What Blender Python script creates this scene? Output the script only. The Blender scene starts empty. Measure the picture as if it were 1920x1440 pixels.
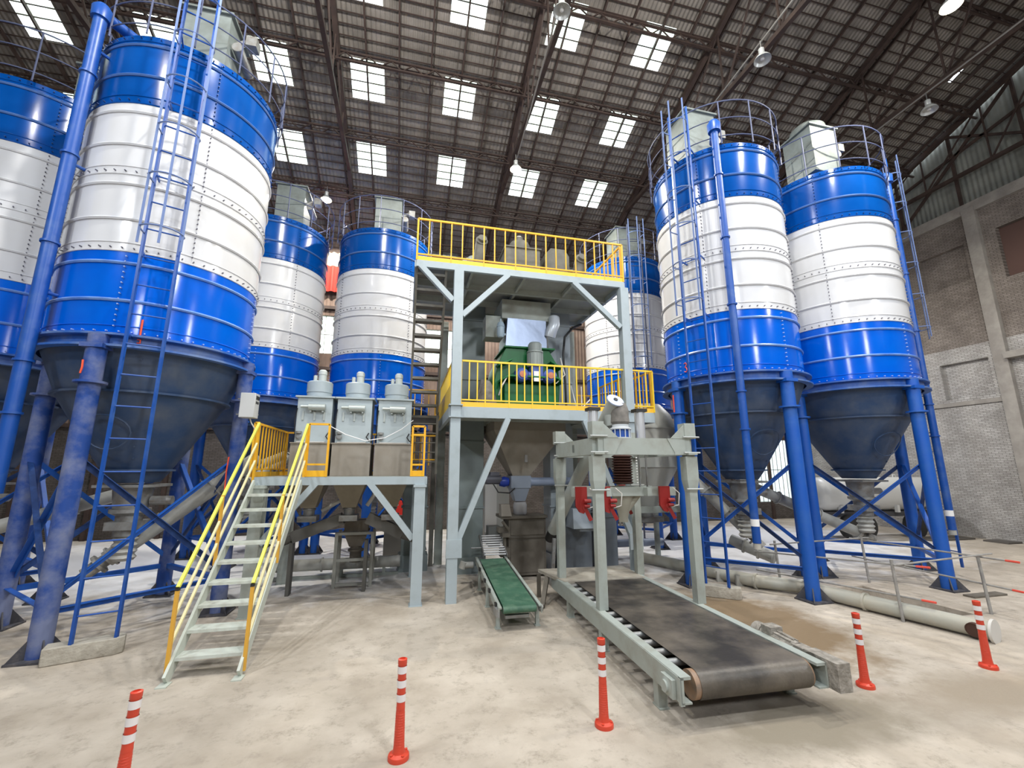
import bpy, math, random
from mathutils import Vector, Matrix
random.seed(7)
PI = math.pi; R = math.radians
S = bpy.context.scene; COL = S.collection

# ------------------------------------------------------------------ camera
cd = bpy.data.cameras.new('camera'); cam = bpy.data.objects.new('camera', cd); COL.objects.link(cam)
cd.sensor_fit = 'HORIZONTAL'; cd.sensor_width = 36; cd.lens = 810 / 1920 * 36; cd.clip_start = .05; cd.clip_end = 300
PITCH = 11.174; YAW = 13.617
cam.location = (0, 0, 2.2); cam.rotation_euler = (R(90 + PITCH), 0, R(-YAW)); S.camera = cam

# ------------------------------------------------------------------ sky and colour
w = bpy.data.worlds.new('sky'); S.world = w; w.use_nodes = True
bg = w.node_tree.nodes['Background']; bg.inputs[0].default_value = (.86, .93, 1, 1); bg.inputs[1].default_value = 7.0
vs = S.view_settings; vs.view_transform = 'Standard'; vs.look = 'None'; vs.gamma = 1; vs.use_curve_mapping = False
vs.exposure = -.2

# ------------------------------------------------------------------ unseen hall lights without fixtures, some of them added fill
def lamp_light(name, loc, power, size=.5, col=(1, .97, .92), tgt=None):
    l = bpy.data.lights.new(name, 'AREA'); l.shape = 'DISK'; l.size = size; l.energy = power; l.color = col
    o = bpy.data.objects.new(name, l); COL.objects.link(o); o.location = loc
    if tgt: o.rotation_euler = (Vector(tgt) - Vector(loc)).to_track_quat('-Z', 'Y').to_euler()
    return o
lamp_light('unseen_hall_light', (-7.5, .2, 9.0), 330, .5, (.92, .96, 1), (-2.5, 6.5, 1))
lamp_light('unseen_hall_light', (3.0, -2.0, 9.0), 400, .6, (.92, .96, 1), (3, 6, 1))
lamp_light('unseen_hall_light', (12.5, -2.5, 9.0), 430, .6, (.92, .96, 1), (8.5, 6, 1))
lamp_light('unseen_hall_light', (-3, -7, 8), 380, 1.2, (.93, .96, 1), (-1, 5, 2))
lamp_light('unseen_hall_light', (7, -8, 8), 380, 1.2, (.93, .96, 1), (6, 5, 2))

lamp_light('unseen_hall_light', (13.2, 13, 8.0), 420, .4, (.97, .98, 1))  # added fill hidden behind the right silos, brightens the back floor
lamp_light('unseen_hall_light', (-6.0, 13.3, 7.5), 240, .4, (.97, .98, 1))  # added fill hidden behind the large left silo
lamp_light('unseen_hall_light', (-1.2, 4.4, 12.4), 620, .25, (1, .97, .9), (-2.4, 12.6, 6))  # added light aimed at the left back silos
lamp_light('unseen_hall_light', (4.6, 4.4, 12.4), 380, .25, (1, .97, .9), (6.2, 12.6, 6))  # added light aimed at the back silo right of the tower
lamp_light('unseen_hall_light', (-5.2, 2.6, 11.5), 330, .22, (.97, .98, 1))  # added overhead with the next two, to brighten the floor
lamp_light('unseen_hall_light', (1.2, 2.8, 12.0), 240, .22, (.97, .98, 1))
lamp_light('unseen_hall_light', (7.6, 2.6, 11.5), 400, .22, (.97, .98, 1))

# ------------------------------------------------------------------ materials
MATS = {}
def mat(name, base, rough=.5, metal=0., spec=.5, coat=0., noise=None, emit=None, bump=None, alpha=None):
    """noise = (scale, other colour, low, high[, detail]) mixes in a second colour in blotches"""
    if name in MATS: return MATS[name]
    m = bpy.data.materials.new(name); m.use_nodes = True; nt = m.node_tree; b = nt.nodes['Principled BSDF']
    b.inputs['Base Color'].default_value = (*base, 1); b.inputs['Roughness'].default_value = rough
    b.inputs['Metallic'].default_value = metal; b.inputs['Specular IOR Level'].default_value = spec
    b.inputs['Coat Weight'].default_value = coat; b.inputs['Coat Roughness'].default_value = .12
    tc = nt.nodes.new('ShaderNodeTexCoord')
    if noise:
        n = nt.nodes.new('ShaderNodeTexNoise'); n.inputs['Scale'].default_value = noise[0]
        n.inputs['Detail'].default_value = noise[4] if len(noise) > 4 else 6; n.inputs['Roughness'].default_value = .6
        r = nt.nodes.new('ShaderNodeValToRGB'); r.color_ramp.elements[0].position = noise[2]; r.color_ramp.elements[1].position = noise[3]
        r.color_ramp.elements[0].color = (*base, 1); r.color_ramp.elements[1].color = (*noise[1], 1)
        nt.links.new(tc.outputs['Object'], n.inputs['Vector']); nt.links.new(n.outputs['Fac'], r.inputs[0])
        nt.links.new(r.outputs[0], b.inputs['Base Color'])
    if bump:
        n = nt.nodes.new('ShaderNodeTexNoise'); n.inputs['Scale'].default_value = bump[0]; n.inputs['Detail'].default_value = 4
        bp = nt.nodes.new('ShaderNodeBump'); bp.inputs['Strength'].default_value = bump[1]; bp.inputs['Distance'].default_value = .02
        nt.links.new(tc.outputs['Object'], n.inputs['Vector']); nt.links.new(n.outputs['Fac'], bp.inputs['Height']); nt.links.new(bp.outputs[0], b.inputs['Normal'])
    if emit:
        b.inputs['Emission Color'].default_value = (*emit[0], 1); b.inputs['Emission Strength'].default_value = emit[1]
    MATS[name] = m; return m

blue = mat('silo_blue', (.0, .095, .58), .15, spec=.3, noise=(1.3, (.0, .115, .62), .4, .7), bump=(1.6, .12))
blue_upper = mat('silo_blue_shaded', (.0, .056, .27), .18, spec=.3, noise=(1.8, (.002, .07, .32), .4, .7), bump=(1.6, .12))  # upper bands: darker blue stands for the weaker light up there
blue_dusty = mat('dusty_blue', (.002, .082, .42), .5, noise=(2.6, (.02, .11, .40), .45, .75), bump=(12, .1))
blue_very_dusty = mat('very_dusty_blue', (.006, .05, .26), .65, noise=(2.1, (.15, .18, .31), .42, .62, 10), bump=(12, .15))
blue_pipe = mat('pipe_blue', (.006, .068, .33), .4, noise=(4, (.05, .12, .34), .5, .8))
navy = mat('brace_blue', (.006, .035, .15), .5, noise=(5, (.02, .07, .25), .45, .65))
white = mat('silo_white', (.61, .62, .645), .18, spec=.4, noise=(.9, (.56, .56, .565), .4, .75), bump=(1.4, .14))
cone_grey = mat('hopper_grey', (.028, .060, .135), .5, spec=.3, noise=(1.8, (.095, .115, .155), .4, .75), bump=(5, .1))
stud = mat('stud_steel', (.12, .12, .15), .5, metal=.6)
paint = mat('frame_paint', (.38, .42, .41), .45)
paint_dusty = mat('dusty_frame_paint', (.35, .385, .355), .6, noise=(4, (.28, .285, .245), .45, .75))
paint_tower = mat('tower_paint', (.36, .42, .45), .4, noise=(5, (.31, .36, .375), .5, .8))
paint_dark = mat('casing_paint', (.21, .255, .25), .45, noise=(1.5, (.17, .20, .21), .4, .7))
yellow = mat('rail_yellow', (.78, .42, .02), .4, noise=(6, (.70, .33, .02), .5, .75))
yellow_pale = mat('rail_worn_yellow', (.76, .68, .38), .5, noise=(6, (.66, .55, .30), .5, .8))
lemon = mat('rail_lemon', (.80, .78, .10), .4)
amber = mat('post_amber', (.70, .38, .05), .5)
green = mat('mixer_green', (.002, .10, .022), .35, spec=.3, noise=(3, (.004, .14, .035), .4, .7))
green_belt = mat('green_belt', (.045, .12, .075), .55, noise=(7, (.12, .21, .14), .45, .8))
rubber = mat('belt_rubber', (.034, .03, .026), .42, noise=(1.8, (.17, .145, .115), .38, .75, 10), bump=(30, .15))
steel = mat('stainless', (.27, .32, .43), .35, metal=.75, bump=(3, .3))
chrome = mat('chrome', (.72, .73, .75), .3, metal=.6)
steel_dull = mat('dull_steel', (.30, .31, .31), .5, metal=.5, noise=(9, (.22, .2, .18), .4, .7))
taupe = mat('dusty_taupe', (.115, .10, .08), .7, noise=(2.2, (.19, .17, .14), .4, .75), bump=(20, .15))
taupe_light = mat('dusty_bin', (.235, .205, .165), .6, noise=(2.2, (.30, .275, .235), .4, .75))
dust_white = mat('pale_dust', (.62, .60, .56), .8)
tube_grey = mat('screw_tube', (.33, .335, .315), .5, noise=(2.5, (.50, .48, .43), .4, .75), bump=(18, .1))
black = mat('black_plastic', (.02, .02, .02), .5)
brown = mat('bellows_brown', (.055, .022, .016), .6)
red = mat('gripper_red', (.28, .016, .014), .45)
spray = mat('spray_red', (.85, .10, .04), .6)
motor_blue = mat('motor_blue', (.03, .07, .30), .45, noise=(9, (.10, .14, .30), .5, .8))
motor_grey = mat('motor_grey', (.22, .25, .24), .4)
cabinet = mat('cabinet_white', (.48, .49, .49), .45)
fabric = mat('grey_cloth', (.16, .15, .135), .9, noise=(9, (.24, .22, .2), .4, .7))
orange = mat('post_orange', (.60, .055, .025), .4, bump=(60, .05))
reflect = mat('reflective_band', (.75, .72, .72), .3)
concrete = mat('concrete_block', (.42, .39, .33), .9, noise=(9, (.33, .30, .25), .4, .7), bump=(24, .5))
footmat = mat('foot_steel', (.05, .05, .06), .7, noise=(9, (.16, .14, .13), .5, .8))
rust = mat('roof_steel', (.042, .026, .022), .7, noise=(3, (.07, .045, .036), .4, .7))
lampmat = mat('lamp_dish', (.55, .56, .55), .35, metal=.3)
lit = mat('lamp_glass_lit', (1, .9, .75), .4, emit=((1, .86, .62), 60))
sign_white = mat('tag_white', (.85, .85, .85), .5)
red_cloth = mat('red_cloth', (.75, .03, .02), .8, emit=None)
cream_cloth = mat('cream_cloth', (.75, .66, .45), .8)
tank_white = mat('tank_white', (.55, .55, .53), .4)
wood = mat('stair_grey_brown', (.16, .15, .125), .6, noise=(4, (.10, .095, .08), .4, .7))

def floor_mat():
    m = bpy.data.materials.new('dusty_concrete_floor'); m.use_nodes = True; nt = m.node_tree; N = nt.nodes.new; Lk = nt.links.new
    b = nt.nodes['Principled BSDF']; b.inputs['Roughness'].default_value = .75; b.inputs['Specular IOR Level'].default_value = .25
    tc = N('ShaderNodeTexCoord')
    def noise(sc, d=8, ro=.6):
        n = N('ShaderNodeTexNoise'); n.inputs['Scale'].default_value = sc; n.inputs['Detail'].default_value = d; n.inputs['Roughness'].default_value = ro
        Lk(tc.outputs['Object'], n.inputs['Vector']); return n
    def ramp(src, p0, p1, c0=(0, 0, 0), c1=(1, 1, 1)):
        r = N('ShaderNodeValToRGB'); r.color_ramp.elements[0].position = p0; r.color_ramp.elements[1].position = p1
        r.color_ramp.elements[0].color = (*c0, 1); r.color_ramp.elements[1].color = (*c1, 1); Lk(src, r.inputs[0]); return r
    def mix(f, a, bb):
        x = N('ShaderNodeMix'); x.data_type = 'RGBA'
        Lk(f, x.inputs[0])
        for s, v in ((6, a), (7, bb)):
            if isinstance(v, tuple): x.inputs[s].default_value = (*v, 1)
            else: Lk(v, x.inputs[s])
        return x.outputs[2]
    base = ramp(noise(1.1).outputs['Fac'], .35, .7, (.40, .345, .28), (.60, .535, .455))
    speck = ramp(noise(24, 12, .8).outputs['Fac'], .40, .60)
    c = mix(speck.outputs[0], (.34, .295, .24), base.outputs[0])
    c = mix(ramp(noise(5, 9, .7).outputs['Fac'], .5, .62).outputs[0], base.outputs[0], c)
    # paler powder spread below the silos, browner worn patch beside the wide belt
    sep = N('ShaderNodeSeparateXYZ'); Lk(tc.outputs['Object'], sep.inputs[0])
    def blob(cx, cy, rx, ry, soft=.45, ns=1.3):
        mp = N('ShaderNodeMapping'); mp.inputs['Location'].default_value = (-cx / rx, -cy / ry, 0); mp.inputs['Scale'].default_value = (1 / rx, 1 / ry, 0)
        Lk(tc.outputs['Object'], mp.inputs[0]); ln = N('ShaderNodeVectorMath'); ln.operation = 'LENGTH'; Lk(mp.outputs[0], ln.inputs[0])
        a = N('ShaderNodeMath'); a.operation = 'ADD'; Lk(ln.outputs['Value'], a.inputs[0]); nn = noise(ns)
        s = N('ShaderNodeMath'); s.operation = 'MULTIPLY_ADD'; s.inputs[1].default_value = 1.0; s.inputs[2].default_value = -.5; Lk(nn.outputs['Fac'], s.inputs[0])
        Lk(s.outputs[0], a.inputs[1]); return ramp(a.outputs[0], 1 - soft, 1 + .05, (1, 1, 1), (0, 0, 0)).outputs[0]
    c = mix(blob(-4, 13.5, 9, 5.4), c, (.86, .86, .88))
    c = mix(blob(9.5, 12, 7.5, 4.6), c, (.84, .84, .86))
    c = mix(blob(5.1, 5.9, 1.15, 1.9, .4, 2.2), c, (.25, .18, .11))
    c = mix(blob(3.7, 3.6, 1.4, .5, .5, 3), c, (.30, .26, .2))
    c = mix(blob(5.9, 3.6, 1.3, .5, .6, 3), c, (.36, .30, .23))
    Lk(c, b.inputs['Base Color'])
    bp = N('ShaderNodeBump'); bp.inputs['Strength'].default_value = .5; bp.inputs['Distance'].default_value = .03
    Lk(noise(16, 12, .8).outputs['Fac'], bp.inputs['Height']); Lk(bp.outputs[0], b.inputs['Normal'])
    return m
floor_m = floor_mat()

def wave_mat(name, c0, c1, axis, scale, strength=.6, seam=None, brick=False, rough=.8):
    m = bpy.data.materials.new(name); m.use_nodes = True; nt = m.node_tree; N = nt.nodes.new; Lk = nt.links.new
    b = nt.nodes['Principled BSDF']; b.inputs['Roughness'].default_value = rough; b.inputs['Specular IOR Level'].default_value = .2
    tc = N('ShaderNodeTexCoord')
    n = N('ShaderNodeTexNoise'); n.inputs['Scale'].default_value = 1.6; n.inputs['Detail'].default_value = 8
    Lk(tc.outputs['Object'], n.inputs['Vector'])
    r = N('ShaderNodeValToRGB'); r.color_ramp.elements[0].position = .35; r.color_ramp.elements[1].position = .7
    r.color_ramp.elements[0].color = (*c0, 1); r.color_ramp.elements[1].color = (*c1, 1); Lk(n.outputs['Fac'], r.inputs[0])
    bp = N('ShaderNodeBump'); bp.inputs['Strength'].default_value = strength; bp.inputs['Distance'].default_value = .03
    if brick:
        mp = N('ShaderNodeMapping'); mp.inputs['Rotation'].default_value = (0, 0, 0)
        sp = N('ShaderNodeSeparateXYZ'); cb = N('ShaderNodeCombineXYZ'); Lk(tc.outputs['Object'], sp.inputs[0])
        Lk(sp.outputs[axis], cb.inputs[0]); Lk(sp.outputs[2], cb.inputs[1])
        br = N('ShaderNodeTexBrick'); br.inputs['Scale'].default_value = 1; br.inputs['Brick Width'].default_value = .17; br.inputs['Row Height'].default_value = .055
        br.inputs['Mortar Size'].default_value = .007; br.inputs['Color1'].default_value = (.9, .9, .9, 1); br.inputs['Color2'].default_value = (.68, .67, .66, 1); br.inputs['Mortar'].default_value = (.45, .44, .43, 1)
        Lk(cb.outputs[0], br.inputs[0])
        x = N('ShaderNodeMix'); x.data_type = 'RGBA'; x.blend_type = 'MULTIPLY'; x.inputs[0].default_value = 1
        Lk(r.outputs[0], x.inputs[6]); Lk(br.outputs[0], x.inputs[7]); Lk(x.outputs[2], b.inputs['Base Color']); Lk(br.outputs[0], bp.inputs['Height'])
    else:
        wv = N('ShaderNodeTexWave'); wv.wave_type = 'BANDS'; wv.bands_direction = 'XYZ'[axis]; wv.inputs['Scale'].default_value = scale
        Lk(tc.outputs['Object'], wv.inputs['Vector']); Lk(wv.outputs['Fac'], bp.inputs['Height']); Lk(r.outputs[0], b.inputs['Base Color'])
    Lk(bp.outputs[0], b.inputs['Normal'])
    return m
roof_m = wave_mat('corrugated_roof_sheet', (.19, .172, .155), (.30, .272, .245), 0, 2.6, .9)
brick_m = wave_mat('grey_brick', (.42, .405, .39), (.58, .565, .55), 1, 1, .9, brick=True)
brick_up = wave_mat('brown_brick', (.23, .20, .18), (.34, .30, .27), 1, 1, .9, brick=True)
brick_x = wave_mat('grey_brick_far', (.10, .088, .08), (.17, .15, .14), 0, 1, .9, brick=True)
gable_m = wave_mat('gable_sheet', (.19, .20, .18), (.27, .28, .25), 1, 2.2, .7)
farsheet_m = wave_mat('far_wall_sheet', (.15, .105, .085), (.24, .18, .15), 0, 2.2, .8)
conc_m = mat('column_concrete', (.26, .24, .22), .85, noise=(3, (.34, .32, .29), .4, .7), bump=(15, .3))

def pane_mat(name, tint, solid):
    m = bpy.data.materials.new(name); m.use_nodes = True; nt = m.node_tree; nt.nodes.clear(); N = nt.nodes.new; Lk = nt.links.new
    o = N('ShaderNodeOutputMaterial'); mx = N('ShaderNodeMixShader'); t = N('ShaderNodeBsdfTransparent'); d = N('ShaderNodeBsdfTranslucent')
    tc = N('ShaderNodeTexCoord'); n = N('ShaderNodeTexNoise'); n.inputs['Scale'].default_value = 5; n.inputs['Detail'].default_value = 4
    r = N('ShaderNodeValToRGB'); r.color_ramp.elements[0].position = .42; r.color_ramp.elements[1].position = .6
    r.color_ramp.elements[0].color = (tint[0] * .42, tint[1] * .5, tint[2] * .3, 1); r.color_ramp.elements[1].color = (*tint, 1)
    Lk(tc.outputs['Object'], n.inputs['Vector']); Lk(n.outputs['Fac'], r.inputs[0]); Lk(r.outputs[0], t.inputs[0])
    d.inputs[0].default_value = (.8, .85, .8, 1); mx.inputs[0].default_value = solid
    Lk(t.outputs[0], mx.inputs[1]); Lk(d.outputs[0], mx.inputs[2]); Lk(mx.outputs[0], o.inputs[0]); return m
pane = pane_mat('skylight_pane', (.62, .68, .62), .3)
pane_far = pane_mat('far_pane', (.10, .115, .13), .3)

# ------------------------------------------------------------------ mesh builder
class MB:
    def __init__(s): s.v = []; s.f = []; s.m = []
    def add(s, vs, fs, mi=0):
        o = len(s.v); s.v += [tuple(p) for p in vs]; s.f += [tuple(i + o for i in f) for f in fs]; s.m += [mi] * len(fs); return s
    def box(s, x0, x1, y0, y1, z0, z1, mi=0):
        return s.add([(x, y, z) for z in (z0, z1) for y in (y0, y1) for x in (x0, x1)],
                     [(0, 2, 3, 1), (4, 5, 7, 6), (0, 1, 5, 4), (2, 6, 7, 3), (0, 4, 6, 2), (1, 3, 7, 5)], mi)
    def frame(s, a, b, up=None):
        a = Vector(a); b = Vector(b); d = (b - a).normalized(); u = Vector(up) if up else (Vector((0, 0, 1)) if abs(d.z) < .98 else Vector((0, 1, 0)))
        x = d.cross(u).normalized(); y = x.cross(d).normalized(); return a, b, x, y
    def beam(s, a, b, w=.1, h=.1, mi=0, up=None):
        a, b, x, y = s.frame(a, b, up); vs = []
        for p in (a, b):
            for i, j in ((-1, -1), (1, -1), (1, 1), (-1, 1)): vs.append(p + x * (i * w / 2) + y * (j * h / 2))
        return s.add(vs, [(0, 1, 2, 3), (7, 6, 5, 4), (0, 4, 5, 1), (1, 5, 6, 2), (2, 6, 7, 3), (3, 7, 4, 0)], mi)
    def angle(s, a, b, w=.07, t=.012, mi=0, up=None):
        a, b, x, y = s.frame(a, b, up)
        s.beam(a + y * (w / 2), b + y * (w / 2), w, t, mi, tuple(y)); s.beam(a - x * (w / 2), b - x * (w / 2), t, w, mi, tuple(y)); return s
    def tube(s, a, b, r=.02, n=10, r2=None, mi=0, cap=True):
        a, b, x, y = s.frame(a, b); r2 = r if r2 is None else r2; vs = []
        for p, q in ((a, r), (b, r2)):
            for k in range(n): t = 2 * PI * k / n; vs.append(p + x * (q * math.cos(t)) + y * (q * math.sin(t)))
        fs = [(k, (k + 1) % n, n + (k + 1) % n, n + k) for k in range(n)]
        if cap: fs += [tuple(range(n))[::-1], tuple(range(n, 2 * n))]
        return s.add(vs, fs, mi)
    def path(s, pts, r=.02, n=8, mi=0, closed=False):
        P = [Vector(p) for p in pts]; m = len(P); vs = []; ref = None
        for i in range(m):
            p0 = P[i - 1] if (i > 0 or closed) else P[i]; p1 = P[(i + 1) % m] if (i < m - 1 or closed) else P[i]
            d = (p1 - p0).normalized()
            if ref is None: ref = Vector((0, 0, 1)) if abs(d.z) < .9 else Vector((1, 0, 0))
            x = d.cross(ref).normalized(); y = x.cross(d).normalized(); ref = y
            for k in range(n): t = 2 * PI * k / n; vs.append(P[i] + x * (r * math.cos(t)) + y * (r * math.sin(t)))
        fs = []
        for i in range(m if closed else m - 1):
            j = (i + 1) % m
            for k in range(n): fs.append((i * n + k, i * n + (k + 1) % n, j * n + (k + 1) % n, j * n + k))
        if not closed: fs += [tuple(range(n))[::-1], tuple(range((m - 1) * n, m * n))]
        return s.add(vs, fs, mi)
    def lathe(s, prof, c=(0, 0, 0), n=48, mi=0, ax=None, cap=True):
        c = Vector(c)
        if ax is None: X, Y, Z = Vector((1, 0, 0)), Vector((0, 1, 0)), Vector((0, 0, 1))
        else:
            Z = Vector(ax).normalized(); X = Z.orthogonal().normalized(); Y = Z.cross(X)
        vs = []
        for r, z in prof:
            for k in range(n): t = 2 * PI * k / n; vs.append(c + X * (r * math.cos(t)) + Y * (r * math.sin(t)) + Z * z)
        fs = []
        for i in range(len(prof) - 1):
            for k in range(n): fs.append((i * n + k, i * n + (k + 1) % n, (i + 1) * n + (k + 1) % n, (i + 1) * n + k))
        if cap:
            if prof[0][0] > 1e-4: fs.append(tuple(range(n))[::-1])
            if prof[-1][0] > 1e-4: fs.append(tuple(range((len(prof) - 1) * n, len(prof) * n)))
        return s.add(vs, fs, mi)
    def ring(s, R0, z, r=.02, n=64, mi=0, c=(0, 0)):
        return s.path([(c[0] + R0 * math.cos(2 * PI * k / n), c[1] + R0 * math.sin(2 * PI * k / n), z) for k in range(n)], r, 6, mi, True)
    def frustum(s, a, b, mi=0):
        """a, b = (x0,x1,y0,y1,z): rectangle below / above"""
        vs = [(x, y, q[4]) for q in (a, b) for x, y in ((q[0], q[2]), (q[1], q[2]), (q[1], q[3]), (q[0], q[3]))]
        return s.add(vs, [(3, 2, 1, 0), (4, 5, 6, 7), (0, 1, 5, 4), (1, 2, 6, 5), (2, 3, 7, 6), (3, 0, 4, 7)], mi)
    def prism(s, poly, a, b, plane='xz', mi=0):
        """polygon in a plane, thickness from a to b along the other axis"""
        n = len(poly)
        def P(u, v, t): return {'xz': (u, t, v), 'yz': (t, u, v), 'xy': (u, v, t)}[plane]
        vs = [P(u, v, a) for u, v in poly] + [P(u, v, b) for u, v in poly]
        return s.add(vs, [tuple(range(n)), tuple(range(2 * n - 1, n - 1, -1))] + [(i, i + n, (i + 1) % n + n, (i + 1) % n) for i in range(n)], mi)
    def build(s, name, m, parent=None, origin=None, bevel=0, ang=35):
        org = Vector(origin) if origin is not None else (Vector(ORG) if parent is not None else Vector((0, 0, 0)))
        me = bpy.data.meshes.new(name); me.from_pydata([tuple(Vector(p) - org) for p in s.v], [], s.f)
        for k in (m if isinstance(m, (list, tuple)) else [m]): me.materials.append(k)
        if any(s.m): me.polygons.foreach_set('material_index', s.m)
        import bmesh
        bm = bmesh.new(); bm.from_mesh(me); bmesh.ops.recalc_face_normals(bm, faces=bm.faces); bm.to_mesh(me); bm.free()
        me.polygons.foreach_set('use_smooth', [True] * len(me.polygons)); me.set_sharp_from_angle(angle=R(ang)); me.update()
        o = bpy.data.objects.new(name, me); COL.objects.link(o)
        if parent is not None: o.parent = parent
        elif origin is not None: o.location = origin
        if bevel:
            bv = o.modifiers.new('bevel', 'BEVEL'); bv.width = bevel; bv.segments = 2; bv.limit_method = 'ANGLE'
        return o
ORG = (0, 0, 0)      # world place of the thing being built: its parts are written in world coordinates
def thing(name, label, cat, loc=(0, 0, 0), group=None, rotz=0, local=False):
    global ORG
    o = bpy.data.objects.new(name, None); COL.objects.link(o); o.empty_display_size = .2
    o.location = loc; o.rotation_euler.z = rotz; o['label'] = label; o['category'] = cat
    if group: o['group'] = group
    ORG = (0, 0, 0) if local else tuple(loc)
    return o
def tag(o, label, cat, group=None):
    o['label'] = label; o['category'] = cat
    if group: o['group'] = group
    return o
def struct(o): o['kind'] = 'structure'; return o
def copy_tree(o, parent=None):
    c = o.copy(); COL.objects.link(c); c.parent = parent
    for ch in list(o.children): copy_tree(ch, c)
    return c

# ================================================================== THE SETTING
ROOF_S = .38
def roof_z(y): return (13.9 - ROOF_S * (y - 9.7)) if y > -1 else (13.9 + ROOF_S * 10.7 + ROOF_S * (y + 1))
XL, XR, YF, YB = -15.0, 18.3, -19.0, 17.0
# floor with the open pit
PX0, PX1, PY0, PY1 = 7.62, 8.66, 5.36, 7.08
b = MB()
xs = [XL, PX0, PX1, 27]; ys = [YF, PY0, PY1, 27]
for i in range(3):
    for j in range(3):
        if (i, j) != (1, 1): b.add([(xs[i], ys[j], 0), (xs[i + 1], ys[j], 0), (xs[i + 1], ys[j + 1], 0), (xs[i], ys[j + 1], 0)], [(0, 1, 2, 3)])
for p, q in (((PX0, PY0), (PX1, PY0)), ((PX1, PY0), (PX1, PY1)), ((PX1, PY1), (PX0, PY1)), ((PX0, PY1), (PX0, PY0))):
    b.add([(*p, 0), (*q, 0), (*q, -.6), (*p, -.6)], [(0, 1, 2, 3)])
b.add([(PX0, PY0, -.6), (PX1, PY0, -.6), (PX1, PY1, -.6), (PX0, PY1, -.6)], [(0, 1, 2, 3)])
struct(b.build('floor', floor_m))

# roof with skylight openings
sky_x = [-12.53, -9.88, -7.23, -4.58, -2.03, .62, 3.27, 5.92]; SW = .92
sky_rows = [(4.15, 5.15), (6.37, 7.37), (8.6, 9.6), (10.83, 11.82), (13.07, 14.08)]
holes = [(x, x + SW, r0, r1) for x in sky_x for r0, r1 in sky_rows]
holes += [(16.5, 16.6, 7.66, 8.17), (16.2, 16.26, 8.98, 9.21), (17.98, 18.03, 9.4, 9.6), (17.97, 18.02, 10.2, 10.8), (18.0, 18.05, 11.3, 12.2)]
bx = sorted({XL, XR} | {h[0] for h in holes} | {h[1] for h in holes}); by = sorted({-1.0, YB + .4} | {h[2] for h in holes} | {h[3] for h in holes})
b = MB()
for i in range(len(bx) - 1):
    for j in range(len(by) - 1):
        cx = (bx[i] + bx[i + 1]) / 2; cy = (by[j] + by[j + 1]) / 2
        if any(h[0] < cx < h[1] and h[2] < cy < h[3] for h in holes): continue
        b.add([(x, y, roof_z(y) + .02) for x, y in ((bx[i], by[j]), (bx[i + 1], by[j]), (bx[i + 1], by[j + 1]), (bx[i], by[j + 1]))], [(0, 1, 2, 3)])
b.add([(XL, YF, roof_z(YF)), (XR, YF, roof_z(YF)), (XR, -1, roof_z(-1.0001)), (XL, -1, roof_z(-1.0001))], [(0, 1, 2, 3)])
ceiling = struct(b.build('ceiling', roof_m))
n = 0
for x in sky_x:
    for r0, r1 in sky_rows:
        n += 1; b = MB()
        k = 12; vs = []; fs = []        # a translucent corrugated sheet
        for i in range(k * 2 + 1):
            xx = x + SW * i / (k * 2); dz = .012 if i % 2 else -.004
            vs += [(xx, r0, roof_z(r0) + .03 + dz), (xx, r1, roof_z(r1) + .03 + dz)]
            if i: fs.append((2 * i - 2, 2 * i, 2 * i + 1, 2 * i - 1))
        b.add(vs, fs); struct(b.build('window_%d' % n, pane))
# battens, rafters, lattice girders and main trusses under the sheets: parts of the ceiling
pm = MB().beam((XL, 0, 0), (XR, 0, 0), .022, .026); me0 = None
yy = 8.6 - .2483 * 22; first = None
while yy < 17:
    if first is None: first = pm.build('purlin', rust, ceiling, origin=(0, 0, 0)); o = first
    else: o = first.copy(); COL.objects.link(o)
    o.location = (0, yy, roof_z(yy) - .03); yy += .2483
first = None; X = 1.08 - .883 * 18
while X < XR:
    if first is None:
        first = MB().beam((0, 2.5, roof_z(2.5) - .09), (0, YB, roof_z(YB) - .09), .045, .09).build('rafter', rust, ceiling, origin=(0, 0, 0)); o = first
    else: o = first.copy(); COL.objects.link(o)
    o.location = (X, 0, 0); X += .883
first = None
for gy in (4.5, 6.5, 8.57, 10.6, 12.6, 14.55, 16.4):
    if first is None:
        b = MB(); L0 = XR - XL
        for z in (0, -.26): b.beam((XL, 0, z), (XR, 0, z), .06, .05)
        k = int(L0 / .3)
        for i in range(k):
            a0 = XL + L0 * i / k; a1 = XL + L0 * (i + 1) / k; b.beam((a0, 0, 0 if i % 2 else -.26), (a1, 0, -.26 if i % 2 else 0), .03, .025)
        first = b.build('lattice_girder', rust, ceiling, origin=(0, 0, 0)); o = first
    else: o = first.copy(); COL.objects.link(o)
    o.location = (0, gy, roof_z(gy) - .18)
first = None
for tx in (-12.7, -7.5, -2.3, 2.95, 7.95, 13.1, 18.1):
    if first is None:
        b = MB(); z1 = lambda y: roof_z(y) - .2; ZB = 12.12; YE = 14.0
        b.beam((0, -1, z1(-.99)), (0, YB, z1(YB)), .13, .16); b.beam((0, -1, ZB), (0, YE, ZB), .11, .12)
        for i in range(8):
            ya = -.9 + i * 1.85; yb = ya + 1.85
            b.beam((0, ya, ZB), (0, ya, z1(ya)), .04, .04); b.beam((0, ya, z1(ya)), (0, min(YE, yb), ZB if yb < YE else z1(YE)), .04, .04)
        first = b.build('roof_truss', rust, ceiling, origin=(0, 0, 0)); o = first
    else: o = first.copy(); COL.objects.link(o)
    o.location = (tx, 0, 0)
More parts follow.
